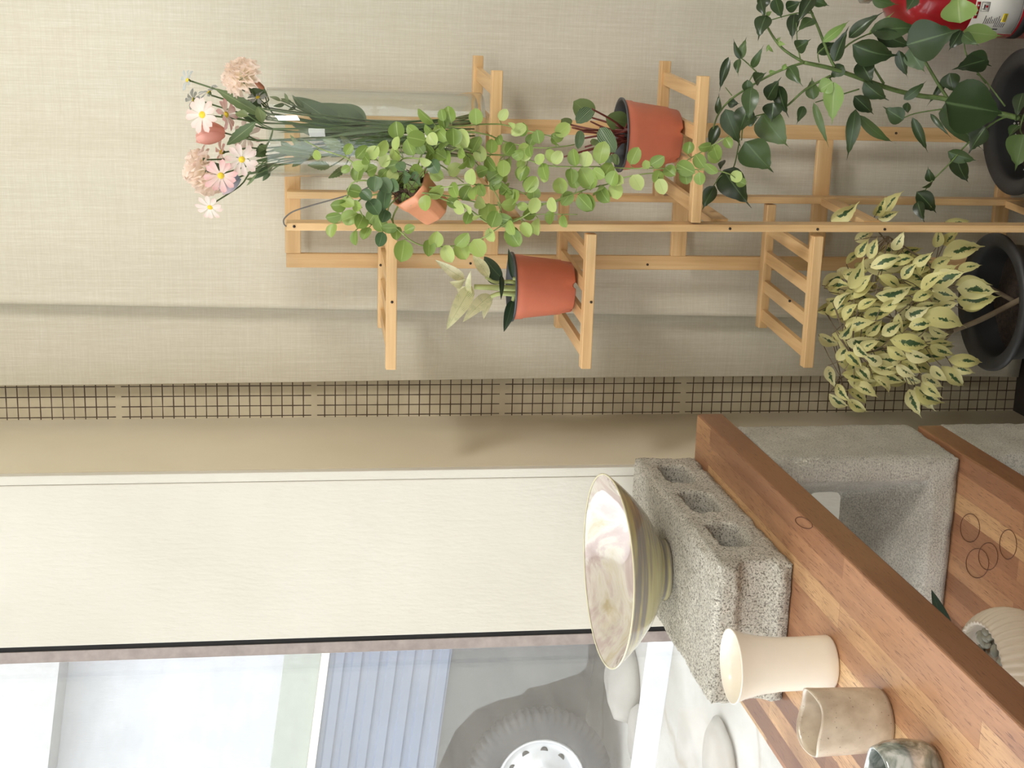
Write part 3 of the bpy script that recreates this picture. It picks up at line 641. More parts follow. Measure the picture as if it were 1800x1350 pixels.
strands = [
 [(690, 320), (650, 305), (626, 290), (608, 277), (590, 271), (567, 263), (537, 248)],
 [(690, 300), (705, 282), (738, 279), (761, 285), (779, 293), (802, 311), (815, 321)],
 [(720, 290), (769, 254), (807, 260), (822, 275), (838, 288), (856, 313), (868, 334), (879, 357), (882, 390)],
 [(715, 285), (760, 235), (818, 221), (868, 218), (888, 220), (907, 225), (949, 235), (971, 240)],
 [(730, 280), (800, 238), (852, 236), (879, 246), (907, 254), (949, 260), (993, 257), (1010, 254)],
 [(730, 285), (800, 262), (854, 271), (907, 275), (957, 290), (993, 293), (1050, 293), (1105, 296), (1150, 296), (1242, 299), (1280, 305), (1298, 318)],
 [(745, 300), (820, 366), (860, 392), (907, 388), (950, 362), (978, 352), (1033, 332), (1067, 324), (1094, 313), (1130, 306), (1164, 302), (1192, 290), (1233, 267), (1283, 238)],
 [(700, 350), (690, 385), (710, 413), (732, 428), (754, 433), (790, 433), (827, 427), (849, 418), (882, 397), (907, 385), (940, 377), (1015, 377)],
 [(705, 330), (727, 338), (754, 340), (796, 346), (830, 354), (860, 360), (907, 360), (963, 357), (985, 352)],
 [(760, 335), (782, 329), (824, 324), (860, 327), (905, 333), (940, 352)],
 [(680, 325), (626, 318), (608, 354), (597, 392)],
 [(680, 335), (634, 350), (636, 377), (649, 393), (669, 398)],
 [(690, 345), (683, 364), (690, 390), (697, 405)],
 [(700, 310), (668, 284), (645, 280), (630, 270)],
]
m = MB(); sp = []
for si, s in enumerate(strands):
    n = len(s); pts = []
    for i, (x, y) in enumerate(s):
        Y = YV - 0.010 - 0.020 * math.sin(math.pi * min(1, i / 3.0)) + 0.012 * math.sin(i * 1.3 + si)
        pts.append(at(x, y, Y))
    pts[0] = open_c + (pts[1] - open_c) * 0.15
    path = smooth_path(pts, 5); m.tube(path, 0.0013, 6, True, 0.0008); sp += path
vst = m
z1 = [(1050,170,120),(1215,160,95),(1395,175,95),(1165,165,70),(1085,270,95),(1160,290,115),(855,270,100),(965,275,95),(985,330,110),(945,385,100),(1300,330,120),(1240,320,110),(1395,370,110),(1425,430,100),(1350,480,90),(850,360,80),(1075,390,90),(1065,460,90),(1150,440,90),(1200,460,90),(850,430,90),(690,420,95),(740,390,110),(610,420,95),(520,400,70),(305,440,60),(600,510,95),(680,540,100),(590,570,100),(500,540,60),(820,510,95),(760,570,70),(820,580,80),(880,600,90),(990,560,100),(1050,480,80),(1250,540,95),(1130,570,90),(1310,490,95),(1370,590,95),(1440,550,95),(1500,500,95),(1530,580,105),(1590,520,95),(1600,590,70),(1620,400,90),(1560,340,70),(1730,430,90),(1690,270,100),(1720,570,95),(1770,640,95),(1600,670,100),(1650,730,70),(1560,800,70),(1480,840,115),(1520,880,100),(1590,880,105),(1620,780,105),(1430,770,100),(1390,700,95),(1430,680,80),(1340,800,95),(1280,800,90),(1240,770,90),(1330,700,95),(1250,680,95),(1120,690,105),(1020,670,80),(950,660,100),(930,740,95),(1050,770,95),(690,860,100),(530,870,105),(600,900,95),(640,980,85),(570,1010,90),(410,960,85),(415,860,90),(450,780,95),(510,770,95),(560,690,90),(580,790,80),(740,910,100),(800,940,95),(850,980,90),(940,950,70),(890,1100,130),(1120,1020,100),(1070,1080,100),(1300,1020,110),(1300,1100,110),(1205,1120,110),(1410,1080,115),(1500,990,85),(1640,940,95),(1660,1010,115),(1740,950,90),(1400,860,80),(1340,870,80),(1170,215,80),(1010,390,80),(1100,330,80),(1180,380,80),(770,480,80),(650,470,90),(1300,420,90),(1500,380,85)]
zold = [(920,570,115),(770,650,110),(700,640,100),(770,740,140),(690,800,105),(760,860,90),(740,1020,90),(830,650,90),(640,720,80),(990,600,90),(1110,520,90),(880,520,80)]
z2 = [(1230,215,60),(1290,245,75),(1170,150,70),(1350,310,70),(1390,290,75),(1300,380,90),(1210,365,80),(1340,380,70),(1260,400,70),(1170,490,90),(1200,470,80),(1300,520,90),(1280,460,60),(1430,510,95),(1430,550,50),(1490,330,80),(1480,410,90),(1510,420,80),(1400,430,70),(1510,290,70),(1545,245,95),(1600,540,95),(1530,600,90),(1620,570,80),(1570,680,90),(1690,545,110),(1700,710,100),(1760,620,90),(1345,590,100),(1360,645,90),(1180,620,90),(1230,670,90),(1230,915,100),(1320,880,80),(1390,860,95),(1330,770,85),(1365,725,90),(1290,730,60),(1470,800,80),(1480,720,90),(1555,825,70),(1620,420,95),(1690,430,85),(1120,590,80)]
z3 = [(570,750,125),(600,865,95),(640,910,90),(490,920,110),(550,880,80),(680,930,80),(660,990,95),(585,1015,100),(460,1065,110),(775,770,100),(790,940,95),(850,825,50),(920,800,90),(920,905,80),(1000,870,80),(945,965,90),(1100,850,115),(1120,720,70),(1190,805,90),(1220,710,80),(1100,905,80),(1190,915,70),(1260,850,85),(1290,745,90),(1280,775,80),(1370,690,70),(1420,900,70),(1450,935,60)]
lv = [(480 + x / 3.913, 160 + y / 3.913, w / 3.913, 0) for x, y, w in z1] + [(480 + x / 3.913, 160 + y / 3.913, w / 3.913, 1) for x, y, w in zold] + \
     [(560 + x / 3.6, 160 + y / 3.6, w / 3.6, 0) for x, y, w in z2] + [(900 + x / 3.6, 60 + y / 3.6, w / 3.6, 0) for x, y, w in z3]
ma, mo, pe = MB(), MB(), vst
for x, y, sz, old in lv:
    best = min(sp, key=lambda p: (p - at(x, y, p.y)).length)
    Y = best.y + random.uniform(-0.016, 0.004) - (0.012 if old else 0)
    if y > 393 or 388 < y < 412: Y = min(Y, 2.075)
    c = at(x, y, Y); L = sz * Y / F * 1.22
    d = (c - best); d = d - FWD * d.dot(FWD) * 0.5
    if d.length < 0.004: d = rv(1)
    d = (d.normalized() + rv(0.45) + DOWN * 0.15).normalized()
    d = (d - FWD * d.dot(FWD) * 0.6).normalized()
    hint = tocam(c) + rv(0.55) + Vector((-0.25, 0, 0.25))
    b, t = c - d * L * 0.5, c + d * L * 0.5
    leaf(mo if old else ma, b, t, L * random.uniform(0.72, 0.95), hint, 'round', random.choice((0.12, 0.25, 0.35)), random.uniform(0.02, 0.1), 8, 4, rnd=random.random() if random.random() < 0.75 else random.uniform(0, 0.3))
    if (best - b).length < 0.06: pe.tube([best, best.lerp(b, 0.5) + FWD * 0.002, b], 0.0007, 5, False)
ma.build('foliage', M['vine_leaf'], rv_); mo.build('old_leaves', M['vine_old'], rv_); vst.build('stems', M['vine_stem'], rv_)

# ------------------------------------------------------------------ glass vase and artificial flowers
vc = at(865, 240, 2.215); vc.z = Z4 + 0.0003; RV = 0.0675
VT = at(470, 238, 2.215).z
m = MB(); HV = VT - vc.z
m.lathe([(0.0005, 0.0), (RV - 0.003, 0.0), (RV, 0.003), (RV, HV * 0.5), (RV, HV - 0.001), (RV - 0.0008, HV), (RV - 0.0022, HV), (RV - 0.0026, HV - 0.002), (RV - 0.0026, HV * 0.5), (RV - 0.0026, 0.014), (RV - 0.008, 0.010), (0.0005, 0.009)], vc, 64)
tag(m.build('glass_vase', M['vase']), 'tall clear glass cylinder vase holding flowers on the right upper shelf', 'vase')
GF = 'artificial flowers in the glass vase'
def fz(x, y, Y=2.215): return at(280 + x / 3.0, 60 + y / 3.0, Y)
WF = 2.2 / F / 3.0
def pet(name, c1, c2, trans=0.35):
    t = NT(name); uv = t.n('ShaderNodeUVMap', uv_map='UVMap'); sep = t.n('ShaderNodeSeparateXYZ'); t.l(uv.outputs[0], sep.inputs[0])
    a = t.n('ShaderNodeAttribute', attribute_name='rnd')
    c = t.mix(t.math('MULTIPLY', sep.outputs[0], 1.0), s2l(c1), s2l(c2)); t.color(c); t.set(0.7, 0, 0.2)
    tr = t.n('ShaderNodeBsdfTranslucent'); t.l(c, tr.inputs[0]); ms = t.n('ShaderNodeMixShader'); ms.inputs[0].default_value = trans
    t.l(t.b.outputs[0], ms.inputs[1]); t.l(tr.outputs[0], ms.inputs[2]); t.l(ms.outputs[0], t.out.inputs[0]); return t.m
M['p_daisy'] = pet('pink_daisy_petal', (250, 236, 226), (246, 196, 196)); M['p_white'] = pet('white_pink_petal', (252, 246, 240), (248, 222, 214))
M['p_blue'] = pet('pale_blue_petal', (214, 218, 216), (196, 204, 206)); M['p_carn'] = pet('carnation_petal', (255, 250, 230), (255, 240, 230), 0.48); M['p_tulip'] = pet('peach_tulip_petal', (238, 172, 152), (246, 194, 182))
M['p_lilac'] = pet('white_lilac_petal', (150, 170, 186), (246, 228, 238)); M['p_bud'] = pet('peach_bud', (190, 130, 96), (230, 170, 140))
M['yolk'] = plain('yellow_flower_center', (236, 206, 62), 0.8, var=0.15, scale=400, bump=0.4)
M['fstem'] = plain('artificial_stem', (84, 104, 62), 0.5, var=0.15); M['calyx'] = plain('green_calyx', (96, 114, 68), 0.6)
M['fleaf'] = leafmat('artificial_leaf', [(0, s2l((84, 104, 66))), (0.5, s2l((112, 128, 82))), (1, s2l((140, 152, 104)))], vein=(150, 162, 116), trans=0.15)
M['fleaf_dark'] = leafmat('dark_artificial_leaf', [(0, s2l((72, 94, 68))), (1, s2l((112, 130, 94)))], vein=(130, 146, 112), trans=0.12)
nst = [0]
def flower_base(name, label, c, hp, mid):
    """stem from the head down into the vase; hp = head point, mid = pixel the stem passes in the vase mouth"""
    k = nst[0]; nst[0] += 1
    foot = vc + Vector((0.030 * math.cos(k * 2.4), 0.030 * math.sin(k * 2.4), 0.014))
    root = thing(name, label, 'flower', foot, GF)
    mp = fz(mid[0], mid[1], 2.215 + 0.03 * math.sin(k * 1.7)); lo = mp.lerp(foot, 0.5); lo = Vector((vc.x + (lo.x - vc.x) * 0.7, vc.y + (lo.y - vc.y) * 0.7, lo.z))
    m = MB(); m.tube(smooth_path([hp, hp.lerp(mp, 0.5) + rv(0.004), mp, lo, foot], 5), 0.0013, 6); m.build('stem', M['fstem'], root)
    return root
def daisy(px, R_, nrm, mat, label, mid, n=11, Y=2.2):
    c = fz(px[0], px[1], Y); nrm = Vector(nrm).normalized(); root = flower_base('daisy', label, c, c - nrm * 0.006, mid)
    s = nrm.orthogonal().normalized(); t = nrm.cross(s); R = R_ * WF; m = MB()
    for k in range(n):
        a = 2 * math.pi * k / n + random.uniform(-0.12, 0.12); d = (s * math.cos(a) + t * math.sin(a)); L = R * random.uniform(0.88, 1.08)
        leaf(m, c + d * R * 0.12, c + d * L + nrm * random.uniform(-0.15, 0.30) * R, R * 0.36, nrm, 'petal', 0.25, 0.08, 7, 3)
    m.build('petals', mat, root)
    q = nrm.to_track_quat('Z', 'Y').to_matrix().to_4x4(); m = MB()
    m.lathe([(0.0003, R * 0.16), (R * 0.12, R * 0.13), (R * 0.19, R * 0.05), (R * 0.18, -R * 0.04), (0.0003, -R * 0.06)], c, 16, M_=q); m.build('flower_center', M['yolk'], root)
    m = MB(); m.lathe([(R * 0.17, -R * 0.03), (R * 0.13, -R * 0.16), (0.0014, -R * 0.28), (0.0003, -R * 0.28)], c, 12, M_=q); m.build('calyx', M['calyx'], root)
CV = tocam(vc)
U_ = Vector((0, 0, 1)); R_ = Vector((1, 0, 0))
daisy((228, 425), 92, CV + U_ * 0.35, M['p_white'], 'white-pink daisy facing forward, left of the peach tulip', (585, 470), 12, 2.175)
daisy((350, 425), 85, CV * 0.25 + U_ * -0.55 + R_ * 0.1, M['p_daisy'], 'pink daisy seen from the side right of the front white daisy', (580, 500), 12, 2.185)
daisy((435, 660), 88, CV + U_ * -0.2 + R_ * -0.3, M['p_white'], 'pale pink daisy facing forward just above the vase mouth', (580, 640), 10, 2.17)
daisy((325, 745), 90, CV + U_ * -0.1 + R_ * -0.4, M['p_daisy'], 'bright pink daisy next to the lilac-white tulip', (580, 650), 11, 2.165)
daisy((268, 912), 72, CV + U_ * 0.1 + R_ * -0.7, M['p_white'], 'small pink daisy on a bent stem, lowest left of the bouquet', (560, 690), 10, 2.17)
daisy((228, 655), 72, CV * -0.3 + U_ * 0.8 + R_ * 0.3, M['p_white'], 'pale daisy seen from behind between the tulip and the lower carnation', (570, 620), 10, 2.19)
daisy((330, 622), 70, CV * 0.3 + U_ * 0.8, M['p_daisy'], 'pink frilly daisy partly hidden under the peach tulip', (575, 600), 12, 2.215)
daisy((150, 243), 60, CV * 0.5 + U_ * 0.8 + R_ * 0.2, M['p_blue'], 'pale blue daisy standing highest in the bouquet', (575, 420), 9, 2.23)
daisy((262, 305), 62, CV * -0.2 + U_ * 0.5 + R_ * 0.7, M['p_blue'], 'pale blue daisy seen from the side below the highest one', (575, 440), 10, 2.23)
daisy((180, 345), 58, CV * -0.5 + U_ * 0.9, M['p_blue'], 'pale blue daisy half hidden behind the front white daisy', (578, 450), 10, 2.24)
daisy((520, 335), 60, CV * 0.4 + R_ * 0.8 + U_ * 0.2, M['p_blue'], 'pale blue blossom beside the vase mouth under the upper carnation', (585, 400), 10, 2.215)
daisy((462, 535), 80, CV * -0.5 + U_ * 0.3 + R_ * 0.1, M['p_white'], 'pale see-through pink blossom above the vase mouth, seen from behind', (570, 560), 9, 2.215)
def carnation(px, R_, nrm, label, mid, Y, spread):
    c = fz(px[0], px[1], Y); nrm = Vector(nrm).normalized(); R = R_ * WF
    root = flower_base('carnation', label, c, c - nrm * R * 0.75, mid); s = nrm.orthogonal().normalized(); t = nrm.cross(s); m = MB(); base = c - nrm * R * 0.5
    for lay in range(5):
        n = (8, 7, 6, 5, 4)[lay]; tilt = (0.10, 0.38, 0.66, 0.95, 1.25)[lay] * spread
        for k in range(n):
            a0 = 2 * math.pi * (k + 0.5 * lay) / n + random.uniform(-0.1, 0.1); L = R * random.uniform(0.93, 1.1); nu, nv = 8, 14; wid = 2.2 * math.pi / n; ph = random.random() * 6
            vs = []; uv = []
            for i in range(nu + 1):
                u = i / nu
                for j in range(nv + 1):
                    v = 2 * j / nv - 1; a = a0 + v * wid * 0.5 * (0.25 + 0.75 * u)
                    el = tilt + 0.20 * u * u * math.sin(6 * v + ph) + 0.07 * u * u * math.sin(13 * v + 2 * ph)
                    ll = L * u * (1 - 0.12 * v * v + (0.05 * math.sin(26 * v + ph) if i == nu else 0))
                    d = (s * math.cos(a) + t * math.sin(a)) * math.cos(el) + nrm * math.sin(el)
                    vs.append(base + nrm * R * 0.12 + d * ll); uv.append((u ** 1.5, v))
            fs = [(i * (nv + 1) + j, i * (nv + 1) + j + 1, (i + 1) * (nv + 1) + j + 1, (i + 1) * (nv + 1) + j) for i in range(nu) for j in range(nv)]
            m.add(vs, fs, True, 0, random.random(), uv)
    m.build('petals', M['p_carn'], root)
    q = nrm.to_track_quat('Z', 'Y').to_matrix().to_4x4(); m = MB(); m.lathe([(R * 0.26, R * 0.1), (R * 0.2, -R * 0.15), (R * 0.12, -R * 0.3), (0.0003, -R * 0.32)], base, 16, M_=q); m.build('calyx', M['calyx'], root)
carnation((415, 215), 105, CV * 0.75 + U_ * 0.55 + R_ * 0.45, 'peach ruffled carnation at the right side of the bouquet', (580, 420), 2.19, 1.0)
carnation((215, 735), 125, CV * 0.45 + U_ * 0.75 - R_ * 0.45, 'cream-pink ruffled carnation at the left side of the bouquet', (570, 660), 2.20, 1.0)
def tulip(px, axis, H_, W_, mat, label, mid, Y, name='tulip', open_=1.0):
    c = fz(px[0], px[1], Y); axis = Vector(axis).normalized(); H = H_ * WF; Wd = W_ * WF; b = c - axis * H * 0.5
    root = flower_base(name, label, c, b, mid); s = axis.orthogonal().normalized(); t = axis.cross(s); m = MB()
    for k in range(6):
        a = k * math.pi / 3 + (0.2 if k % 2 else 0); d = s * math.cos(a) + t * math.sin(a); e = -s * math.sin(a) + t * math.cos(a); nu, nv = 9, 6; vs = []; uv = []; kk = 1.0 if k % 2 else 0.93
        for i in range(nu + 1):
            u = i / nu; rr = Wd * 0.5 * kk * (math.sin(math.pi * min(1, u * 0.62 + 0.08)) ** 0.7) * (1 + (open_ - 1) * u); hw = math.sin(math.pi * (u * 0.93 + 0.02) ** 0.75) ** 0.6 * 0.75
            for j in range(nv + 1):
                v = 2 * j / nv - 1; an = v * hw
                vs.append(b + axis * H * u + (d * math.cos(an) + e * math.sin(an)) * rr); uv.append((u, v))
        m.add(vs, [(i * (nv + 1) + j, i * (nv + 1) + j + 1, (i + 1) * (nv + 1) + j + 1, (i + 1) * (nv + 1) + j) for i in range(nu) for j in range(nv)], True, 0, random.random(), uv)
    m.build('petals', mat, root)
tulip((270, 520), U_ + CV * 0.1, 145, 125, M['p_tulip'], 'peach tulip in the middle of the bouquet', (575, 560), 2.205)
tulip((370, 785), U_ * 0.8 - R_ * 0.5 + CV * 0.2, 120, 90, M['p_lilac'], 'white and lilac tulip with a bluish base at the lower left of the bouquet', (575, 700), 2.185)
tulip((515, 262), U_ * 0.75 + R_ * 0.5, 85, 40, M['p_bud'], 'small closed peach bud under the upper carnation', (585, 390), 2.2, 'flower_bud', 0.6)
def spray(label, leaves_, mat, mid, Y, shape='ovate', serr=0.0, cat='leaf spray'):
    k = nst[0]; nst[0] += 1; foot = vc + Vector((0.034 * math.cos(k * 2.4), 0.034 * math.sin(k * 2.4), 0.014)); root = tag(thing('leaf_spray', label, cat, foot, GF), label, cat, GF)
    mp = fz(mid[0], mid[1], Y); lo = mp.lerp(foot, 0.55); lo = Vector((vc.x + (lo.x - vc.x) * 0.75, vc.y + (lo.y - vc.y) * 0.75, lo.z)); ms = MB(); ml = MB(); ms.tube(smooth_path([mp, lo, foot], 6), 0.0014, 6)
    for b, t, w in leaves_:
        bp = fz(b[0], b[1], Y + random.uniform(-0.01, 0.01)); tp = fz(t[0], t[1], Y + random.uniform(-0.02, 0.015)); leaf(ml, bp, tp, w * WF, CV + rv(0.5), shape, 0.2, 0.06, 14, 4, serr=serr)
        ms.tube(smooth_path([mp, mp.lerp(bp, 0.5) + rv(0.003), bp], 5), 0.001, 5)
    ms.build('stem', M['fstem'], root); ml.build('leaves', mat, root)
spray('long olive leaf rising between the carnation and the front white daisy', [((555, 435), (292, 285), 62), ((520, 380), (545, 470), 60)], M['fleaf'], (600, 450), 2.19, 'lance', 0.06)
spray('toothed green leaves above the vase mouth under the peach tulip', [((510, 462), (355, 585), 62), ((560, 590), (500, 640), 70), ((470, 430), (400, 420), 50), ((560, 610), (520, 590), 60)], M['fleaf'], (600, 500), 2.18, 'lance', 0.08)
spray('dark leaves hanging beside the lilac-white tulip at the vase mouth', [((600, 690), (500, 765), 40), ((560, 700), (440, 740), 26), ((330, 690), (240, 730), 60), ((590, 720), (545, 775), 30)], M['fleaf_dark'], (640, 690), 2.19, 'lance', 0.0)
spray('dark leaves behind the carnation at the vase mouth', [((560, 330), (470, 280), 62), ((500, 320), (420, 290), 50), ((540, 400), (440, 350), 60), ((560, 440), (430, 430), 60)], M['fleaf_dark'], (600, 420), 2.225, 'ovate', 0.0)
spray('broad dark green leaves inside the right side of the glass vase', [((960, 500), (720, 330), 110), ((1090, 490), (800, 370), 130), ((1050, 520), (700, 480), 120), ((1090, 470), (930, 370), 100)], M['fleaf_dark'], (1100, 490), 2.235, 'ovate')
spray('toothed pale green fern leaves inside the left side of the glass vase', [((850, 640), (590, 610), 70), ((760, 600), (690, 530), 50), ((800, 620), (740, 545), 48), ((700, 620), (640, 565), 44), ((960, 600), (860, 555), 62), ((1000, 590), (950, 535), 40), ((780, 640), (700, 700), 46), ((900, 700), (780, 690), 50), ((980, 700), (890, 760), 44)], M['fleaf'], (1020, 610), 2.185, 'ovate', 0.10)
spray('long grass-like green blades in the middle of the glass vase', [((1500, 480), (900, 475), 20), ((1450, 500), (850, 500), 18), ((1480, 490), (800, 560), 24), ((1400, 500), (950, 560), 22), ((1350, 490), (620, 520), 26), ((1300, 500), (660, 640), 24), ((1350, 540), (900, 650), 70), ((1250, 520), (640, 430), 24), ((1300, 560), (1000, 620), 60)], M['fleaf_dark'], (1510, 480), 2.215, 'lance')
spray('fine pale sprigs beside the upper edge of the glass vase', [((640, 350), (580, 330), 22), ((660, 370), (600, 380), 22), ((700, 360), (640, 340), 24), ((720, 380), (680, 400), 22), ((680, 350), (660, 310), 18), ((760, 390), (700, 320), 30)], M['fleaf'], (800, 420), 2.21, 'ovate')
spray('small cream sprigs under the lilac-white tulip', [((540, 680), (440, 690), 18), ((520, 700), (460, 650), 16), ((510, 740), (460, 800), 16), ((500, 760), (455, 765), 16), ((520, 670), (470, 665), 14)], M['fleaf'], (640, 660), 2.18, 'ovate')

# ------------------------------------------------------------------ plants on the floor
def floor_pot(root, c, R, h, rimw):
    m = MB(); m.lathe([(0.0005, 0.004), (R * 0.62, 0.004), (R * 0.66, 0.0), (R * 0.70, 0.004), (R * 0.84, h * 0.86), (R - 0.012, h * 0.93), (R - 0.004, h * 0.955)], c, 72); p = m.build('pot', M['potblack'], root)
    m = MB(); m.lathe([(R - 0.004, h * 0.955), (R, h * 0.965), (R, h * 0.985), (R - 0.004, h), (R - rimw, h * 0.985), (R - rimw - 0.003, h * 0.93), (R - rimw - 0.008, h * 0.6)], c, 72); m.build('rim', M['potblack'], p)
    m = MB(); m.lathe([(R - rimw - 0.006, h * 0.76), (R * 0.6, h * 0.80), (R * 0.3, h * 0.80), (0.0005, h * 0.81)], c, 40, fn=lambda p_, i, a: p_ + Vector((0, 0, 0.004 * math.sin(3 * a + 2 * i)))); m.build('soil', M['soil'], root)
YP1 = 2.165
a_, b_ = at(1738, 409, YP1), at(1738, 650, YP1); pR = (a_ - b_).length / 2 * 0.985
cz = (a_.z + b_.z) / 2; fc1 = Vector(((a_.x + b_.x) / 2, YP1, 0))
f1 = thing('potted_ficus', 'cream and green variegated ficus in a black plastic pot on the floor at the left', 'potted plant', fc1, 'large black floor pots')
floor_pot(f1, fc1, pR, cz, 0.022)
M['ficus'] = leafmat('variegated_ficus_leaf', [(0, s2l((216, 210, 138))), (0.5, s2l((226, 220, 156))), (1, s2l((234, 228, 176)))], pattern='ficus', rough=0.4, trans=0.2)
M['twig'] = plain('grey_brown_twig', (128, 112, 90), 0.8, var=0.2)
def fp(x, y, Y): return at(1300 + x / 3.14, 320 + y / 3.14, Y)
FL = [((1130,410),(1335,360),95),((1085,355),(1095,270),55),((1130,345),(1200,280),60),((850,370),(900,280),60),((720,420),(760,310),60),((740,410),(910,400),80),((730,470),(900,420),60),((610,580),(680,430),75),((640,600),(730,510),70),((640,640),(750,560),60),((760,620),(960,560),85),((960,450),(1060,390),60),((850,450),(940,430),60),((900,530),(960,470),60),((1000,510),(1050,430),60),((1060,470),(1160,420),65),((1070,520),(1200,460),60),((1010,590),(1160,500),70),((1060,570),(1250,500),90),((1210,480),(1330,460),45),((1070,600),(1210,640),75),((1210,590),(1415,605),92),((1200,570),(1380,570),60),((1210,650),(1425,630),85),((1240,700),(1390,660),72),((1090,690),(1190,670),60),((920,740),(1050,690),70),((1010,720),(1160,740),80),((940,800),(1070,790),100),((1000,760),(1230,800),110),((1050,800),(1160,835),80),((790,840),(900,770),80),((840,870),(1030,900),80),((820,910),(930,970),90),((920,930),(1060,970),80),((1060,900),(1180,950),70),((740,980),(900,980),100),((720,1010),(870,1050),90),((900,990),(980,1040),70),((600,880),(780,860),75),((640,890),(700,940),70),((660,930),(770,880),60),((590,940),(650,1000),60),((540,980),(590,920),55),((570,1060),(680,1100),75),((540,1120),(590,1180),60),((500,1170),(600,1230),62),((600,1150),(690,1220),72),((600,1200),(680,1250),50),((640,1120),(760,1190),60),((490,1020),(520,1110),60),((740,1080),(800,1150),50),((800,1060),(880,1090),55),((1010,1070),(1120,1130),70),((980,1130),(1120,1210),72),((970,1140),(1080,1260),60),((940,1150),(1000,1290),78),((1010,1110),(1120,1190),60),((1120,1020),(1230,1120),100),((1160,980),(1325,995),62),((1180,1020),(1265,1045),50),((1060,1020),(1130,1080),60),((1060,880),(1160,880),60),((590,790),(750,770),62),((580,760),(650,680),70),((660,700),(760,650),60),((690,740),(840,720),60),((560,860),(600,800),50),((540,700),(600,640),60),((520,660),(600,620),50),((780,700),(860,660),60),((850,640),(920,600),60),((960,650),(1050,620),60),((980,680),(1040,670),50),((510,210),(650,115),72),((790,190),(900,60),62),((750,180),(790,100),50),((770,200),(880,160),45),((1140,220),(1270,210),52),((500,600),(512,575),30),((640,320),(700,290),50),((650,410),(690,350),50),((770,520),(830,560),60),((880,730),(920,830),70),((700,840),(760,780),60),((640,1020),(700,1090),70),((870,1010),(960,1060),70),((780,1000),(700,960),80)]
ml = MB(); ms = MB(); crown = fp(850, 720, YP1)
trunk0 = fc1 + Vector((0.01, -0.02, cz * 0.8)); fork = fp(1180, 820, YP1 - 0.01)
ms.tube(smooth_path([trunk0, fp(1330, 760, YP1 - 0.02), fork], 6), 0.0055, 8, True, 0.004)
ms.tube(smooth_path([fc1 + Vector((0, 0, cz * 0.8)), fp(1260, 530, YP1), fp(1150, 560, YP1)], 6), 0.004, 7, True, 0.003)
limbs = []
for k, (x, y) in enumerate(((1010, 600), (860, 520), (720, 480), (1000, 800), (850, 760), (690, 700), (1000, 980), (800, 940), (620, 960), (560, 1080), (640, 620), (1040, 440), (820, 300), (740, 240), (980, 1080))):
    s0 = fork if k % 2 else fp(1150, 560, YP1)
    if y > 850: s0 = fork
    e = fp(x, y, YP1 + random.uniform(-0.06, 0.05)); pth = smooth_path([s0, s0.lerp(e, 0.5) + rv(0.012), e], 6); ms.tube(pth, 0.0024, 6, True, 0.0012); limbs += pth
def fleaf(b, t, w, Y, dy, k=1.0):
    L_ = math.hypot(t[0] - b[0], t[1] - b[1]); g_ = max(1.0, 118.0 / L_); t = (b[0] + (t[0] - b[0]) * g_, b[1] + (t[1] - b[1]) * g_); w = min(w, 0.44 * L_ * g_)
    bp, tp = fp(b[0], b[1], Y), fp(t[0], t[1], Y + dy); bp, tp = bp - (tp - bp) * 0.06, tp + (tp - bp) * 0.10
    leaf(ml, bp, tp, w * k * 2.1 / F / 3.14 * 1.34, tocam(bp) + rv(0.6) + Vector((0, 0, 0.2)), 'ficus', random.choice((0.2, 0.45, 0.65)), random.uniform(0.08, 0.24), 14, 4, wave=0.03)
    q = min(limbs, key=lambda p: (p - bp).length); ms.tube([q, q.lerp(bp, 0.5) + rv(0.003), bp], 0.0008, 5, False)
for b, t, w in FL:
    yc = 320 + (b[1] + t[1]) / 2 / 3.14; r = math.hypot((b[0] - 880) / 450, (b[1] - 760) / 480)
    Y = YP1 - 0.11 * math.sqrt(max(0, 1 - min(1, r) ** 2)) + random.uniform(-0.015, 0.015)
    if yc < 414: Y = 2.19
    fleaf(b, t, w, Y, random.uniform(-0.02, 0.02))
for k in range(130):
    a = random.random() * 6.28; r = math.sqrt(random.random()); x = 830 + 330 * r * math.cos(a); y = 740 + 390 * r * math.sin(a)
    if y < 330: continue
    L = random.uniform(110, 170); an = random.uniform(-0.7, 0.7)
    fleaf((x - L / 2, y), (x + L / 2 * math.cos(an), y + L * 0.6 * math.sin(an)), random.uniform(50, 75), YP1 + random.uniform(-0.04, 0.09), random.uniform(-0.03, 0.03))
ml.build('foliage', M['ficus'], f1); ms.build('branches', M['twig'], f1)

YP2 = 2.205
a_, b_ = at(1784, 85, YP2), at(1784, 342, YP2); pR2 = (a_ - b_).length / 2; cz2 = (a_.z + b_.z) / 2 * 0.99; fc2 = Vector(((a_.x + b_.x) / 2, YP2, 0))
f2 = thing('potted_climber', 'dark green glossy leafy plant in a black plastic pot on the floor at the right', 'potted plant', fc2, 'large black floor pots')
floor_pot(f2, fc2, pR2, cz2, 0.024)
M['perl'] = plain('white_perlite', (226, 222, 214), 0.8)
m = MB()
for k in range(34):
    a = random.random() * 6.28; r = pR2 * 0.72 * math.sqrt(random.random()); rr = random.uniform(0.0012, 0.0026)
    m.lathe([(0.0002, -rr), (rr, 0), (0.0002, rr)], fc2 + Vector((r * math.cos(a), r * math.sin(a), cz2 * 0.815)), 6)
g = m.build('perlite', M['perl'], f2); g['kind'] = 'stuff'
M['dleaf'] = leafmat('dark_glossy_leaf', [(0, s2l((42, 56, 32))), (0.45, s2l((56, 73, 42))), (0.8, s2l((74, 95, 54))), (1, s2l((92, 112, 64)))], vein=(104, 128, 84), rough=0.3, trans=0.12)
M['bleaf'] = leafmat('young_bright_leaf', [(0, s2l((116, 150, 76))), (1, s2l((150, 178, 104)))], vein=(178, 196, 134), rough=0.35, trans=0.25)
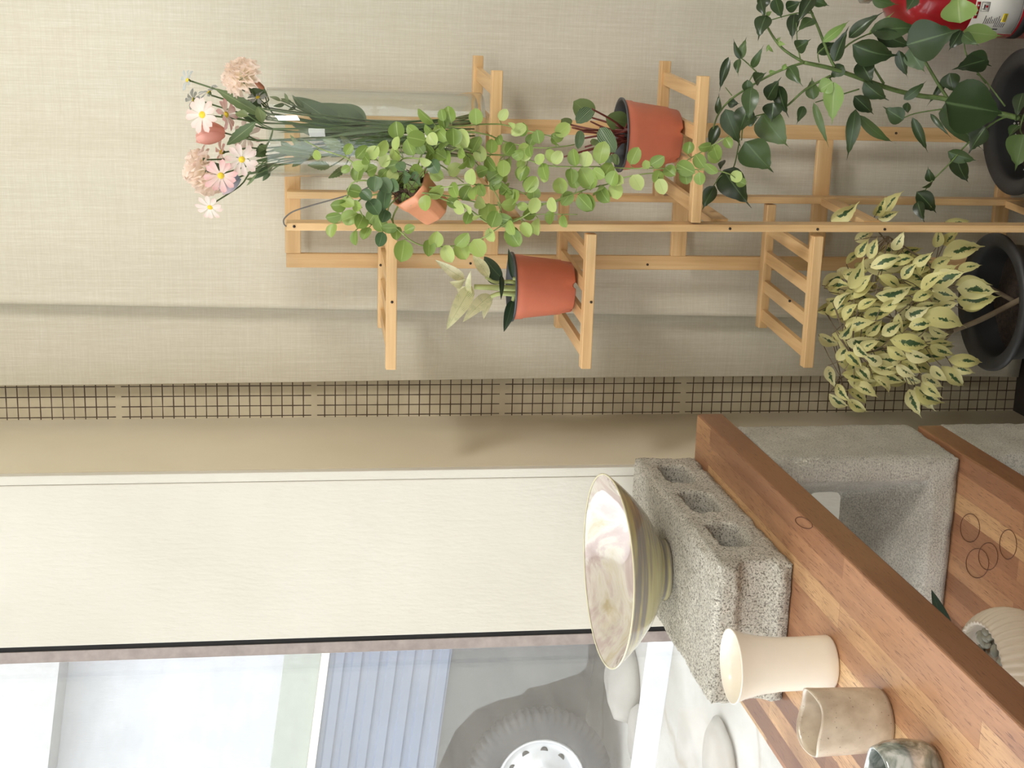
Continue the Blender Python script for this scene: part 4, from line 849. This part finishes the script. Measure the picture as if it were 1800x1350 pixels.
M['dstem'] = plain('green_main_stem', (98, 118, 64), 0.6, var=0.25, scale=90); M['tstem'] = plain('thin_dark_stem', (78, 84, 60), 0.6, var=0.2)
def dp(x, y, Y=YP2): return at(1200 + x / 3.0, y / 3.0, Y)
DST = [([(1760,620),(1640,590),(1400,525),(1250,505),(1100,470),(900,400),(780,360),(640,330)], 0.0048, 0.0032, 0), ([(640,330),(520,250),(440,130),(420,60)], 0.0026, 0.0014, 0),
 ([(1400,525),(1340,430),(1250,280),(1200,230)], 0.0030, 0.0022, 0), ([(1060,440),(1010,360),(980,300)], 0.0022, 0.0014, 0), ([(780,400),(650,470),(560,550),(490,600)], 0.0022, 0.0014, 1),
 ([(640,330),(520,370),(400,430),(260,520),(190,600),(160,680)], 0.0022, 0.0012, 1), ([(390,380),(320,315),(285,300)], 0.0012, 0.0008, 1), ([(260,505),(225,460)], 0.0009, 0.0007, 1), ([(800,350),(770,290),(720,160),(670,40),(650,-60)], 0.0026, 0.0018, 1),
 ([(1740,610),(1650,640),(1500,760),(1420,850),(1310,960),(1250,1050)], 0.0018, 0.0010, 1), ([(1370,575),(1220,600),(1130,640)], 0.0013, 0.0008, 1), ([(930,470),(800,510),(700,540)], 0.0013, 0.0009, 1),
 ([(690,70),(600,70),(450,110)], 0.0013, 0.0009, 1), ([(620,310),(605,230),(600,120)], 0.0011, 0.0008, 1), ([(780,330),(880,230),(1000,170)], 0.0018, 0.001, 0), ([(720,330),(715,280),(760,240)], 0.0010, 0.0008, 0), ([(770,400),(790,440)], 0.001, 0.001, 0),
 ([(430,600),(330,640),(310,740)], 0.0012, 0.0009, 1), ([(300,740),(265,890),(200,930),(160,985)], 0.0011, 0.0008, 1), ([(1600,440),(1500,300),(1480,180)], 0.0016, 0.001, 1), ([(1700,560),(1600,430),(1550,390)], 0.0014, 0.0009, 1), ([(1800,600),(1780,680),(1800,720)], 0.0014, 0.001, 1), ([(500,600),(430,640)], 0.0012, 0.001, 1), ([(380,380),(345,450),(370,520)], 0.001, 0.0008, 1)]
m0 = m1 = MB()
for pts, ra, rb, k in DST:
    (m1 if k else m0).tube(smooth_path([dp(x, y, YP2 - 0.02 + 0.02 * math.sin(x * 0.004 + y * 0.006)) for x, y in pts], 5), ra, 7, True, rb)
m0.tube(smooth_path([fc2 + Vector((0.0, 0.0, cz2 * 0.78)), dp(1790, 622, YP2 - 0.01), dp(1760, 620, YP2 - 0.02 + 0.02 * math.sin(1760 * 0.004 + 620 * 0.006))], 6), 0.005, 8)
m0.build('stems', M['dstem'], f2)
DL = [((330,745),(468,897),150,'h'),((215,895),(352,1082),140,'h'),((420,600),(556,770),150,'h'),((225,575),(300,760),90,'o'),((170,980),(108,1100),66,'o'),((185,660),(140,790),54,'o'),((242,300),(196,475),42,'o'),((298,312),(335,200),42,'o'),((305,312),(270,208),28,'o'),((365,358),(424,243),36,'o'),((296,310),(294,398),38,'o'),((380,430),(440,385),62,'o'),((188,605),(192,498),32,'o'),((236,540),(298,546),44,'o'),((362,460),(350,640),80,'o'),((445,525),(515,415),70,'o'),((505,450),(556,608),70,'o'),((560,350),(630,450),62,'o'),((440,80),(400,205),78,'o'),((490,-10),(522,95),72,'o'),((590,70),(578,210),62,'o'),((545,45),(625,8),55,'o'),((690,-20),(606,125),66,'o'),((680,-5),(768,28),44,'o'),((695,100),(604,172),60,'o'),((598,255),(674,208),66,'o'),((708,282),(822,228),62,'o'),((800,325),(872,150),66,'o'),((875,200),(1050,70),60,'o'),((990,165),(1245,150),100,'o'),((895,235),(1118,286),140,'o'),((1020,160),(1200,240),84,'o'),((850,345),(778,412),62,'o'),((690,525),(683,415),62,'o'),((690,540),(768,766),36,'l'),((640,560),(602,652),42,'o'),((912,575),(868,828),66,'l'),((905,505),(1002,598),72,'o'),((955,430),(1078,522),84,'o'),((935,320),(1000,440),95,'o'),((928,605),(1112,746),58,'l'),((1165,632),(1062,566),84,'o'),((1212,618),(1288,793),46,'l'),((1165,525),(1280,430),46,'l'),((1188,540),(1188,600),44,'o'),((1306,600),(1412,722),26,'l'),((1405,400),(1293,552),34,'l'),((1180,235),(1445,160),190,'o'),((1195,255),(1275,377),100,'o'),((1140,265),(1185,405),56,'o'),((1470,160),(1405,262),74,'o'),((1478,180),(1560,238),56,'o'),((1605,315),(1430,365),100,'o'),((1500,290),(1620,345),110,'o'),((1405,385),(1432,485),92,'o'),((1385,540),(1690,596),250,'h'),((1385,540),(1575,778),130,'h'),((1450,655),(1590,692),54,'o'),((1600,670),(1515,800),105,'o'),((1440,820),(1505,957),92,'o'),((1398,800),(1548,845),70,'o'),((1312,960),(1294,880),46,'o'),((1318,960),(1252,990),26,'l'),((1235,1010),(1332,1118),84,'o'),((1238,1060),(1275,1172),60,'o'),((1800,710),(1755,890),140,'o'),((1795,490),(1760,625),70,'o'),((1770,660),(1720,720),60,'o'),((1000,-10),(1130,22),60,'o'),((1230,-20),(1180,60),60,'o'),((410,0),(440,90),50,'o'),((430,-20),(420,60),60,'o'),((340,420),(345,500),50,'o'),((350,560),(300,700),100,'o'),((480,540),(470,640),90,'o'),((915,560),(985,545),60,'o'),((330,640),(400,620),60,'o'),((215,845),(200,900),36,'o'),((960,400),(905,360),50,'o')]
BL = [((738,222),(872,115),44,'o'),((800,432),(788,645),92,'o'),((1462,122),(1450,-30),160,'o'),((1478,165),(1674,188),88,'o'),((790,430),(706,482),78,'o'),((980,185),(1110,70),26,'l'),((440,80),(470,60),20,'l'),((505,225),(545,235),22,'l'),((500,225),(520,195),18,'l'),((455,240),(480,275),16,'l'),((455,235),(442,275),14,'l'),((455,385),(490,375),22,'l'),((530,370),(545,335),22,'l')]
def dl(lst, mat, nm):
    ml = MB()
    for b, t, w, s in lst:
        Yb = YP2 - 0.02 + 0.02 * math.sin(b[0] * 0.004 + b[1] * 0.006) + random.uniform(-0.022, 0.010)
        if b[0] < 250 and b[1] > 380: Yb = max(Yb, 2.185)
        if w > 180: Yb -= 0.03
        bp = dp(b[0], b[1], Yb); tp = dp(t[0], t[1], Yb + random.uniform(-0.025, 0.015))
        tp = tp + (tp - bp) * 0.08
        leaf(ml, bp, tp, w * Yb / F / 3.0 * 1.2, tocam(bp) + rv(0.35) + Vector((-0.1, 0, 0.25)), {'h': 'heart', 'o': 'ficus', 'l': 'ficus'}[s], random.choice((0.15, 0.3)), random.uniform(0.03, 0.12), 12, 4, wave=0.03)
    ml.build(nm, mat, f2)
dl(DL, M['dleaf'], 'foliage'); dl(BL, M['bleaf'], 'young_leaves')

# ------------------------------------------------------------------ fire extinguisher
YE = 2.315; e0 = at(1700, -9, YE); ec = Vector((e0.x, YE, 0)); RE = (at(1700, 65, YE) - at(1700, -9, YE)).length
ex = thing('fire_extinguisher', 'red fire extinguisher with a white label standing behind the dark green plant', 'fire extinguisher', ec)
M['red'] = plain('red_enamel', (172, 30, 38), 0.25, var=0.03, coat=0.5); M['chrome'] = plain('chrome', (196, 194, 190), 0.25, metal=0.9); M['lab'] = plain('white_label', (226, 222, 212), 0.5, var=0.02); M['ink'] = plain('label_ink', (66, 62, 62), 0.6); M['yellow'] = plain('yellow_sticker', (232, 206, 40), 0.5); M['rubber'] = plain('black_rubber', (40, 40, 42), 0.6)
zs = at(1600, 20, YE - RE).z
m = MB(); m.lathe([(0.0005, 0.004), (RE - 0.006, 0.004), (RE - 0.002, 0.0), (RE, 0.006), (RE, zs - 0.055), (RE * 0.97, zs - 0.035), (RE * 0.86, zs - 0.014), (RE * 0.66, zs + 0.004), (RE * 0.42, zs + 0.014), (0.018, zs + 0.018), (0.0005, zs + 0.018)], ec, 64); cyl = m.build('cylinder', M['red'], ex)
m = MB(); m.lathe([(0.0005, zs + 0.017), (0.019, zs + 0.017), (0.021, zs + 0.021), (0.021, zs + 0.026), (0.016, zs + 0.028), (0.016, zs + 0.042), (0.020, zs + 0.045), (0.020, zs + 0.058), (0.010, zs + 0.062), (0.0005, zs + 0.062)], ec, 32); m.build('valve', M['chrome'], ex)
m = MB(); m.box((ec.x - 0.012, YE - 0.085, zs + 0.060), (ec.x + 0.012, YE + 0.02, zs + 0.066), 0.002); m.box((ec.x - 0.012, YE - 0.095, zs + 0.086), (ec.x + 0.012, YE + 0.02, zs + 0.092), 0.002); m.box((ec.x - 0.010, YE + 0.005, zs + 0.060), (ec.x + 0.010, YE + 0.02, zs + 0.090), 0.002); m.build('handle', M['rubber'], ex)
def wrap(name, mat, a0, a1, z0, z1, off, parent, thick=0.0003):
    n = max(3, int(abs(a1 - a0) / 0.06)); vs = []
    for i in range(n + 1):
        a = a0 + (a1 - a0) * i / n
        for r, z in ((RE + off, z0), (RE + off, z1), (RE + off + thick, z1), (RE + off + thick, z0)): vs.append(ec + Vector((r * math.cos(a), r * math.sin(a), z)))
    fs = [(i * 4 + k, i * 4 + (k + 1) % 4, (i + 1) * 4 + (k + 1) % 4, (i + 1) * 4 + k) for i in range(n) for k in range(4)] + [(0, 1, 2, 3), tuple(n * 4 + k for k in (3, 2, 1, 0))]
    m = MB(); m.add(vs, fs, True); return m.build(name, mat, parent)
def ea(y, z):   # angle on the drum whose picture row is y (visible side), at about height z
    best = min((abs((675 - F * ((Vector((ec.x + RE * math.cos(a), ec.y + RE * math.sin(a), z)) - CAM).dot(RIGHT)) / ((Vector((ec.x + RE * math.cos(a), ec.y + RE * math.sin(a), z)) - CAM).dot(FWD))) - y), a) for a in [math.radians(180 + k * 0.5) for k in range(20, 180)])
    return best[1]
def ez(x, a):   # height on the drum at angle a whose picture column is x
    y = 0; p = Vector((ec.x + RE * math.cos(a), ec.y + RE * math.sin(a), 0)); zz = 0.2
    lo, hi = -0.4, 0.7
    for _ in range(40):
        zz = (lo + hi) / 2; q = Vector((p.x, p.y, zz)) - CAM
        if 900 + F * q.dot(DOWN) / q.dot(FWD) > x: lo = zz
        else: hi = zz
    return zz
am = ea(25, 0.15); zt_, zb_ = ez(1712, am), ez(1797, am)
aL, aR = ea(61, 0.15), math.radians(330)
lab = wrap('label', M['lab'], aL, aR, zb_, zt_, 0.0002, ex)
wrap('band', M['rubber'], math.radians(185), math.radians(355), ez(1817, am), ez(1801, am), 0.0002, ex)
def lp(x): return ez(x, am)
wrap('red_bar', M['red'], ea(36, .15), ea(7, .15), lp(1720), lp(1714), 0.0006, lab)
for y in (30, 22, 14): wrap('bar_glyph', M['lab'], ea(y + 1.2, .15), ea(y - 1.2, .15), lp(1718.3), lp(1715.7), 0.0010, lab)
wrap('pictogram_frame', M['ink'], ea(24, .15), ea(7, .15), lp(1737), lp(1717.5 + 5), 0.0006, lab); wrap('pictogram_field', M['lab'], ea(23.2, .15), ea(7.8, .15), lp(1736.2), lp(1723.3), 0.0010, lab)
wrap('pictogram_figure', M['ink'], ea(18, .15), ea(12, .15), lp(1729), lp(1726.5), 0.0014, lab); wrap('pictogram_figure', M['ink'], ea(20, .15), ea(18.6, .15), lp(1730), lp(1724.5), 0.0014, lab); wrap('pictogram_figure', M['red'], ea(17, .15), ea(13, .15), lp(1733.5), lp(1729.6), 0.0014, lab)
for k in range(9): wrap('text_line', M['ink'], ea(45 - k * 0.2, .15), ea(31 + (k * 5 % 7), .15), lp(1735 + k * 3.4 + 1.1), lp(1735 + k * 3.4), 0.0006, lab)
wrap('yellow_sticker', M['yellow'], ea(41, .15), ea(26, .15), lp(1773), lp(1765), 0.0006, lab)
for k in range(2): wrap('sticker_line', M['ink'], ea(39, .15), ea(28, .15), lp(1768.2 + k * 2.8), lp(1767.2 + k * 2.8), 0.0010, lab)
wrap('black_line', M['ink'], ea(54.5, .15), ea(52.5, .15), lp(1766), lp(1754), 0.0006, lab)
for k in range(6): wrap('text_line', M['ink'], ea(50, .15), ea(43, .15), lp(1756 + k * 3.2 + 0.9), lp(1756 + k * 3.2), 0.0006, lab)
wrap('label_border', M['ink'], ea(58, .15), aR, lp(1794.5), lp(1794), 0.0006, lab)

# ------------------------------------------------------------------ outside: yard, truck, house
m = MB(); m.box((-14, -6, -0.12), (XG - 0.045, 14, -0.002))
def yard():
    t = NT('yard_concrete'); n = t.noise(t.mapping(), 1.6, 6, 0.6, 0.6); v = t.n('ShaderNodeTexVoronoi', feature='DISTANCE_TO_EDGE'); v.inputs['Scale'].default_value = 1.3
    nz = t.n('ShaderNodeTexNoise'); nz.inputs['Scale'].default_value = 3; mp = t.mapping(); t.l(mp, nz.inputs['Vector']); mx = t.mix(0.25, mp, nz.outputs['Color']); t.l(mx, v.inputs['Vector'])
    c = t.ramp(n, [(0.3, s2l((150, 147, 138))), (0.5, s2l((172, 169, 162))), (0.75, s2l((190, 188, 182)))])
    c = t.mix(t.ramp(v.outputs['Distance'], [(0.0, (0.6, 0.6, 0.6, 1)), (0.025, (0, 0, 0, 1))]), c, s2l((140, 130, 116))); t.color(c); t.bump(n, 0.3, 0.01); return t.set(0.9, 0, 0.2)
M['yard'] = yard(); m.build('ground', M['yard'], kind='structure')
wc = CAM + ray(952, 1377) * 6.1                                   # rear wheel centre; the street climbs to the left
hd = Vector((-math.sin(math.radians(97)), math.cos(math.radians(97)), 0)); slope = math.radians(7.4)
T = hd * math.cos(slope) + Vector((0, 0, math.sin(slope))); N = Vector((hd.y, -hd.x, 0)); N = N if N.dot(CAM - wc) > 0 else -N
UP = T.cross(N); UP = UP if UP.z > 0 else -UP; RT = 0.318; w0 = wc - UP * RT
def side(x, y, off=0.0):
    d = ray(x, y); P0 = w0 + N * off; return CAM + d * ((P0 - CAM).dot(N) / d.dot(N))
def hgt(x, y): return (side(x, y) - w0).dot(UP)
def W3(s, n, z): return w0 + T * s + N * n + UP * z
tk = thing('truck', 'old grey cargo truck parked outside the shop window, rear wheel showing', 'truck', w0)
M['bedblue'] = plain('blue_grey_truck_bed', (112, 122, 140), 0.4, var=0.12, scale=2); M['fender'] = plain('grey_fender', (84, 86, 86), 0.5, var=0.08); M['under'] = plain('dark_underbody_shade', (34, 34, 34), 0.85); M['tyre'] = plain('tyre_rubber', (52, 52, 54), 0.8, var=0.1); M['rim'] = plain('silver_wheel_rim', (206, 208, 210), 0.35, metal=0.4); M['rail'] = plain('pale_rail', (226, 224, 206), 0.5); M['grn'] = plain('grey_green_panel', (150, 156, 148), 0.5)
def bedbox(name, mat, z0, z1, n0, n1, s0=-2.2, s1=2.6, prof=None, parent=tk):
    if prof is None: prof = [(n0, z0), (n1, z0), (n1, z1), (n0, z1)]
    k = len(prof); m = MB(); m.add([W3(s0, n, z) for n, z in prof] + [W3(s1, n, z) for n, z in prof], [tuple(range(k))[::-1], tuple(range(k, 2 * k))] + [(i, (i + 1) % k, k + (i + 1) % k, k + i) for i in range(k)], False); return m.build(name, mat, parent)
zt0, zt1, zt2, zt3 = hgt(785, 1200), hgt(572, 1200), hgt(558, 1200), hgt(494, 1200)
prof = [(-0.5, zt0), (0.03, zt0)]
nr = 7
for k in range(nr):
    za = zt0 + (zt1 - zt0) * k / nr; d = (zt1 - zt0) / nr
    prof += [(0.03, za + d * 0.05), (0.037, za + d * 0.15), (0.037, za + d * 0.62), (0.028, za + d * 0.72), (0.028, za + d * 0.95)]
prof += [(0.03, zt1), (-0.5, zt1)]
bedbox('bed_side', M['bedblue'], 0, 0, 0, 0, prof=prof)
bedbox('bed_rail', M['rail'], zt1 + 0.001, zt2, -0.06, 0.05); bedbox('rack_panel', M['grn'], zt2 + 0.001, zt3, -0.06, 0.02)
FP = [(793, 1100), (793, 1145), (770, 1250), (752, 1350), (740, 1420), (752, 1440), (772, 1345), (800, 1285), (835, 1248), (875, 1231), (918, 1221), (928, 1210), (960, 1203), (990, 1193), (1018, 1184), (1031, 1173), (1034, 1155), (1034, 1100)]
pts = [side(x, y, 0.02) for x, y in FP]; k = len(pts); m = MB(); m.add(pts + [p - N * 0.03 for p in pts], [tuple(range(k)), tuple(range(k, 2 * k))[::-1]] + [(i, (i + 1) % k, k + (i + 1) % k, k + i) for i in range(k)], False)
fo = m.build('fender', M['fender'], tk)
bedbox('underbody_shade', M['under'], 0.10, zt0 - 0.002, -1.2, -0.26, -1.5, 2.6)  # underbody carried down towards the ground, its dark colour standing in for shade
ws, wz = 0.0, RT
def wheel_lathe(prof, seg=96, fn=None):
    m = MB(); m.lathe(prof, (0, 0, 0), seg, fn=fn); m.v = [tuple(W3(ws, 0, wz) + T * v[0] + UP * v[1] + N * v[2]) for v in m.v]; return m
def tread(p, i, a):
    if 5 <= i <= 8: 
        k = 1.0 if math.sin(56 * a) > -0.1 else 0.955
        return Vector((p.x * k, p.y * k, p.z))
    return p
RI = 0.198
m = wheel_lathe([(RI - 0.002, -0.02), (RI, -0.005), (RI + 0.02, 0.004), (RT * 0.80, 0.006), (RT * 0.90, 0.0), (RT * 0.955, -0.010), (RT, -0.018), (RT, -0.05), (RT, -0.09), (RT * 0.93, -0.12), (RI, -0.12)], 256, tread); tyre = m.build('tyre', M['tyre'], tk)
m = wheel_lathe([(RI - 0.001, -0.02), (RI - 0.006, -0.004), (RI - 0.014, -0.004), (RI - 0.02, -0.03), (RI - 0.03, -0.048), (0.14, -0.046), (0.11, -0.03), (0.085, -0.02), (0.08, -0.005), (0.06, 0.0), (0.0005, 0.0)], 64); rimo = m.build('wheel_rim', M['rim'], tk)
m = MB()
for k in range(10):
    a = 2 * math.pi * k / 10; c = W3(ws, 0, wz) + T * (0.132 * math.cos(a)) + UP * (0.132 * math.sin(a)) - N * 0.046
    h_ = wheel_lathe([(0.0005, 0.004), (0.017, 0.004), (0.017, -0.006), (0.0005, -0.006)], 16); off = c - W3(ws, 0, wz); h_.v = [tuple(Vector(v) + off) for v in h_.v]; h_.build('hand_hole', M['under'], rimo)
# house wall and soffit behind the truck
M['house'] = plaster('white_house_plaster', (190, 192, 196), (206, 207, 210), 1.0); M['soffit'] = plain('grey_soffit', (176, 176, 174), 0.7)
def HW(s, n, z): return Vector((w0.x, w0.y, z)) + hd * s + N * n
m = MB(); q = [HW(-3.5, -2.4, 0), HW(4.5, -2.4, 0), HW(4.5, -2.7, 0), HW(-3.5, -2.7, 0)]; m.hexa(q + [p + Vector((0, 0, 5)) for p in q]); m.build('wall_outside', M['house'], kind='structure')
ez_ = ((CAM + ray(96, 1240) * ((HW(0, -2.0, 0) - CAM).dot(N) / ray(96, 1240).dot(N))) - w0).dot(UP)
bedbox('trim_3', M['soffit'], ez_, ez_ + 0.8, -2.395, -2.0, -3.5, 4.5, None, None)['kind'] = 'structure'
# kerb and rubble stones between the truck and the window
k0, k1 = atz(1168, 1135, 0), atz(1135, 1360, 0); dk = (k1 - k0); dk.normalize(); nk = Vector((-dk.y, dk.x, 0)); nk = nk if nk.dot(CAM - k0) > 0 else -nk
a, b = k0 - dk * 1.2, k1 + dk * 1.5; m = MB(); q = [a, b, b + nk * 0.10, a + nk * 0.10]; q = [Vector((p.x, p.y, -0.002)) for p in q]; m.hexa(q + [p + Vector((0, 0, 0.07)) for p in q])
M['kerb'] = plain('white_kerb', (206, 208, 212), 0.85, var=0.06, scale=6); m.build('kerb', M['kerb'], kind='structure')
M['rock'] = plain('pale_rubble_stone', (150, 146, 138), 0.9, var=0.15, scale=9, bump=0.8)
for i, (x, y, r, fl_) in enumerate(((1100, 1195, 0.17, 0.6), (1122, 1290, 0.13, 0.45), (1262, 1350, 0.16, 0.25))):
    c = atz(x + 10, y, 0); m = MB(); vs_ = []
    m.lathe([(0.001, -0.0), (r * 0.9, 0.0), (r, r * fl_ * 0.3), (r * 0.85, r * fl_ * 0.75), (r * 0.5, r * fl_ * 0.97), (0.001, r * fl_)], c, 28, fn=lambda p, i_, a: p * (1 + 0.22 * noise.noise(Vector((p.x * 7 + i * 3, p.y * 7, p.z * 9)))))
    tag(m.build('rubble_stone', M['rock']), ('large pale rubble stone beside the truck wheel, nearest the white kerb', 'lower pale rubble stone lying against the white kerb', 'flat pale round stone on the yard beyond the cups')[i], 'stone', 'stones in the yard')
